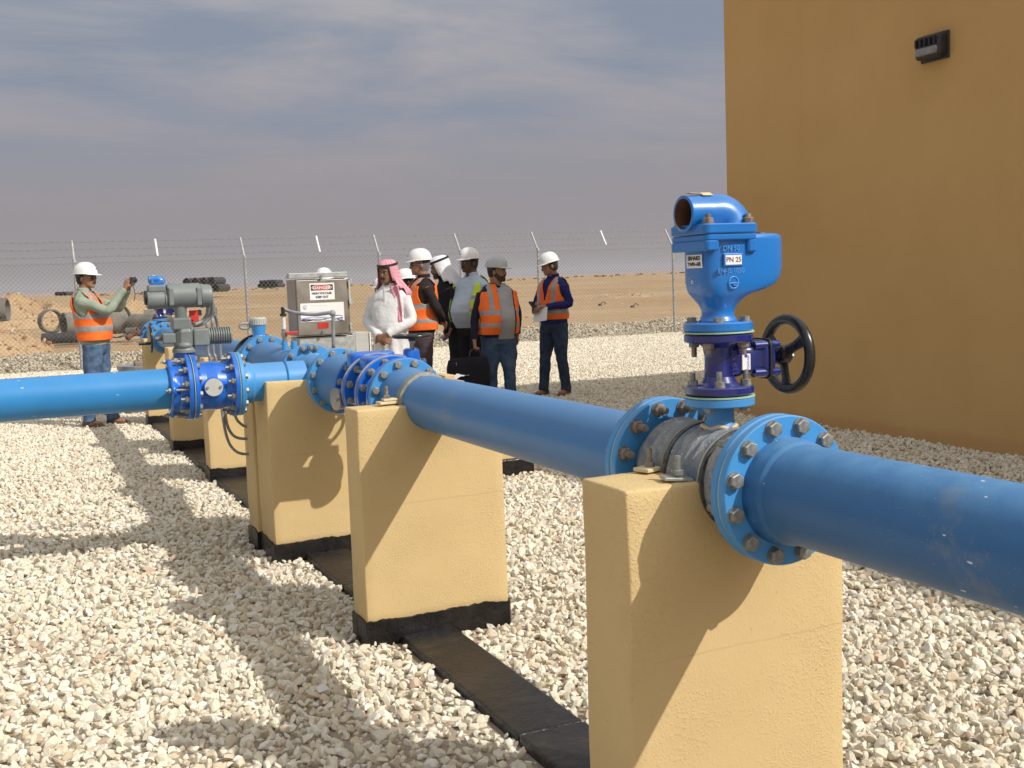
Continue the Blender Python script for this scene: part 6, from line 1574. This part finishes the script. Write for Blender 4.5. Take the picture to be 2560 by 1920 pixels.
# man in pale blue shirt and yellow vest
R6, M6, ln6 = person(1178, 12.8, -38, 1.787, 'person in pale blue shirt and yellow green vest, white helmet', M['skinC'], M['paleblue'], M['blacktr'], stand(.10),
    [(SHL, (-.245, -.02, 1.13), (-.26, .06, .90)), (SHR, (.265, -.03, 1.15), (.315, .06, .93))],
    g=1.14, belly=.075, head=(15, 2), vest=dict(mat=M['lime'], hem=.97, s=(1.10, 1.24), open=(-.145, .145), v=1.0, bw=.022), moust=True,
    hands=((.5, None, (1, 0, 0)), (.7, None, (-1, 0, 0))))
mb = MB(); q = Vector((.315, .08, .83)); mb.cyl(q+Vector((0, -.10, 0)), q+Vector((.02, .12, -.03)), .018, n=16); tag(mb.xf(M6).build('paper_roll', M['signwhite'], None, tuple(M6 @ q)), 'rolled white paper in the hand of the man in the pale blue shirt', 'paper')
# man with grey helmet, beard and briefcase
R7, M7, ln7 = person(1241, 12.0, 16, 1.665, 'person in grey helmet, beard and open orange vest, carrying a black briefcase', M['skinA'], M['navyjk'], M['midjeans'], stand(.10, fy=(.06, -.03)),
    [(SHL, (-.245, -.04, 1.14), (-.235, -.04, .90)), (SHR, (.270, .02, 1.12), (.300, .08, .865))],
    g=1.14, belly=.07, head=(-60, 3), beard=True, hatmat=M['helmetgrey'], openj=M['greysh'], vest=dict(mat=M['orange'], hem=.92, s=(1.03, 1.17), open=(-.152, .030), v=1.5, vx=.115),
    hands=((.5, None, (1, 0, 0)), (1.2, (.0, .1, -1), (-1, 0, 0))))
# right hand of a man facing the camera is at image left: briefcase there
hx = Vector((.305, .11, .80)); bc = empty('briefcase', M7 @ Vector((.36, .14, .0)) , 'soft black briefcase hanging from the hand of the bearded man', 'bag')
bc.location = M7 @ Vector((.38, .14, .40))
mb = MB(); rs = []
for zz, wx, wy in ((.30, .22, .04), (.32, .235, .06), (.56, .24, .065), (.655, .22, .05), (.68, .16, .03)):
    rs.append([Vector((.40+p.x, .13+p.y, zz)) for p in se_ring(0, 0, wx, wy, 0, 5, 40)])
mb.rings(rs); mb.xf(M7).build('bag_body', M['blackjk'], bc)
mb = MB(); mb.tube([(.24, .12, .67), (.26, .10, .752), (.35, .10, .755), (.38, .12, .67)], .010, 8); mb.xf(M7).build('handle', M['black'], bc)
mb = MB(); mb.box((.45, .200, .49), (.085, .003, .006)); mb.ell((.50, .200, .49), .012, .003, .012, 10, 6); mb.xf(M7).build('emblem', M['greybox'], bc)
mb = MB(); mb.box((.545, .195, .62), (.008, .004, .03)); mb.xf(M7).build('zip_pull', M['steel'], bc)
# man on the right with papers
R8, M8, ln8 = person(1382, 13.7, -42, 1.725, 'person in navy sweater and orange vest on the right, looking down at papers', M['skinA'], M['navysw'], M['darkjeans'],
    [((-.09, 0, .90), (-.12, .02, .49), (-.13, -.04, .09)), ((.09, 0, .90), (.11, .06, .49), (.12, .10, .09))],
    [(SHL, (-.255, .00, 1.15), (-.08, .25, 1.12)), (SHR, (.235, .06, 1.13), (.07, .28, 1.06))],
    g=1.03, belly=.02, lean=rad(0), head=(34, 14), vest=dict(mat=M['orange'], hem=.96, s=(1.055, 1.055), bw=.027, v=1.18, vx=.115),
    hands=((.8, (.8, .5, .1), (0, 0, 1)), (.8, (-.7, .5, .1), (0, 0, 1))))
mb = MB(); mb.box((-.035, .30, 1.03), (.215, .004, .17), M=Matrix.Rotation(.12, 3, 'Y') @ Matrix.Rotation(.3, 3, 'X')); tag(mb.xf(M8).build('papers', M['signwhite'], None, tuple(M8 @ Vector((-.035, .3, 1.03)))), 'folded white papers held against the orange vest of the right hand man', 'paper')
mb = MB(); mb.box((.03, .36, 1.15), (.06, .02, .12), M=Matrix.Rotation(-.8, 3, 'X')); tag(mb.xf(M8).build('phone', M['hdpe'], None, tuple(M8 @ Vector((.03, .36, 1.15))), bevel=.003), 'dark phone held above the papers by the man on the right', 'phone')
# three people mostly hidden behind the others
person(812, 12.6, -10, 1.62, 'person hidden behind the steel cabinet, only the white helmet top shows', M['skinB'], M['paleblue'], M['blacktr'], stand(.1),
    [(SHL, (-.22, 0, 1.14), (-.22, .05, .90)), (SHR, (.24, .03, 1.14), (.2, .2, 1.0))], head=(0, 4))
person(1016, 13.2, -60, 1.585, 'person mostly hidden between the robed man and the man in black shirt', M['skinC'], M['mauve'], M['blacktr'], stand(.1),
    [(SHL, (-.22, 0, 1.14), (-.22, .05, .90)), (SHR, (.22, .03, 1.14), (.22, .05, .90))], head=(0, 0))
person(957, 14.0, -60, 1.50, 'person hidden behind the robed man, only a white helmet brim shows at his left', M['skinC'], M['paleblue'], M['blacktr'], stand(.1),
    [(SHL, (-.22, 0, 1.14), (-.22, .05, .90)), (SHR, (.22, .03, 1.14), (.22, .05, .90))], head=(0, 4))

# ------------------------------------------------------------------ dusty air
hz = bpy.data.materials.new('dusty_air'); hz.use_nodes = True; t_ = hz.node_tree; t_.nodes.clear()
ho = t_.nodes.new('ShaderNodeOutputMaterial'); pv = t_.nodes.new('ShaderNodeVolumePrincipled')
pv.inputs['Color'].default_value = (0.77, 0.76, 0.80, 1); pv.inputs['Density'].default_value = 0.00028; pv.inputs['Anisotropy'].default_value = 0.0
t_.links.new(pv.outputs[0], ho.inputs['Volume'])
mb = MB(); mb.bx(-5300, 5300, -5300, 5300, -6, 45); tag(mb.build('haze', hz), 'thin dusty air over the desert', 'haze', kind='stuff')
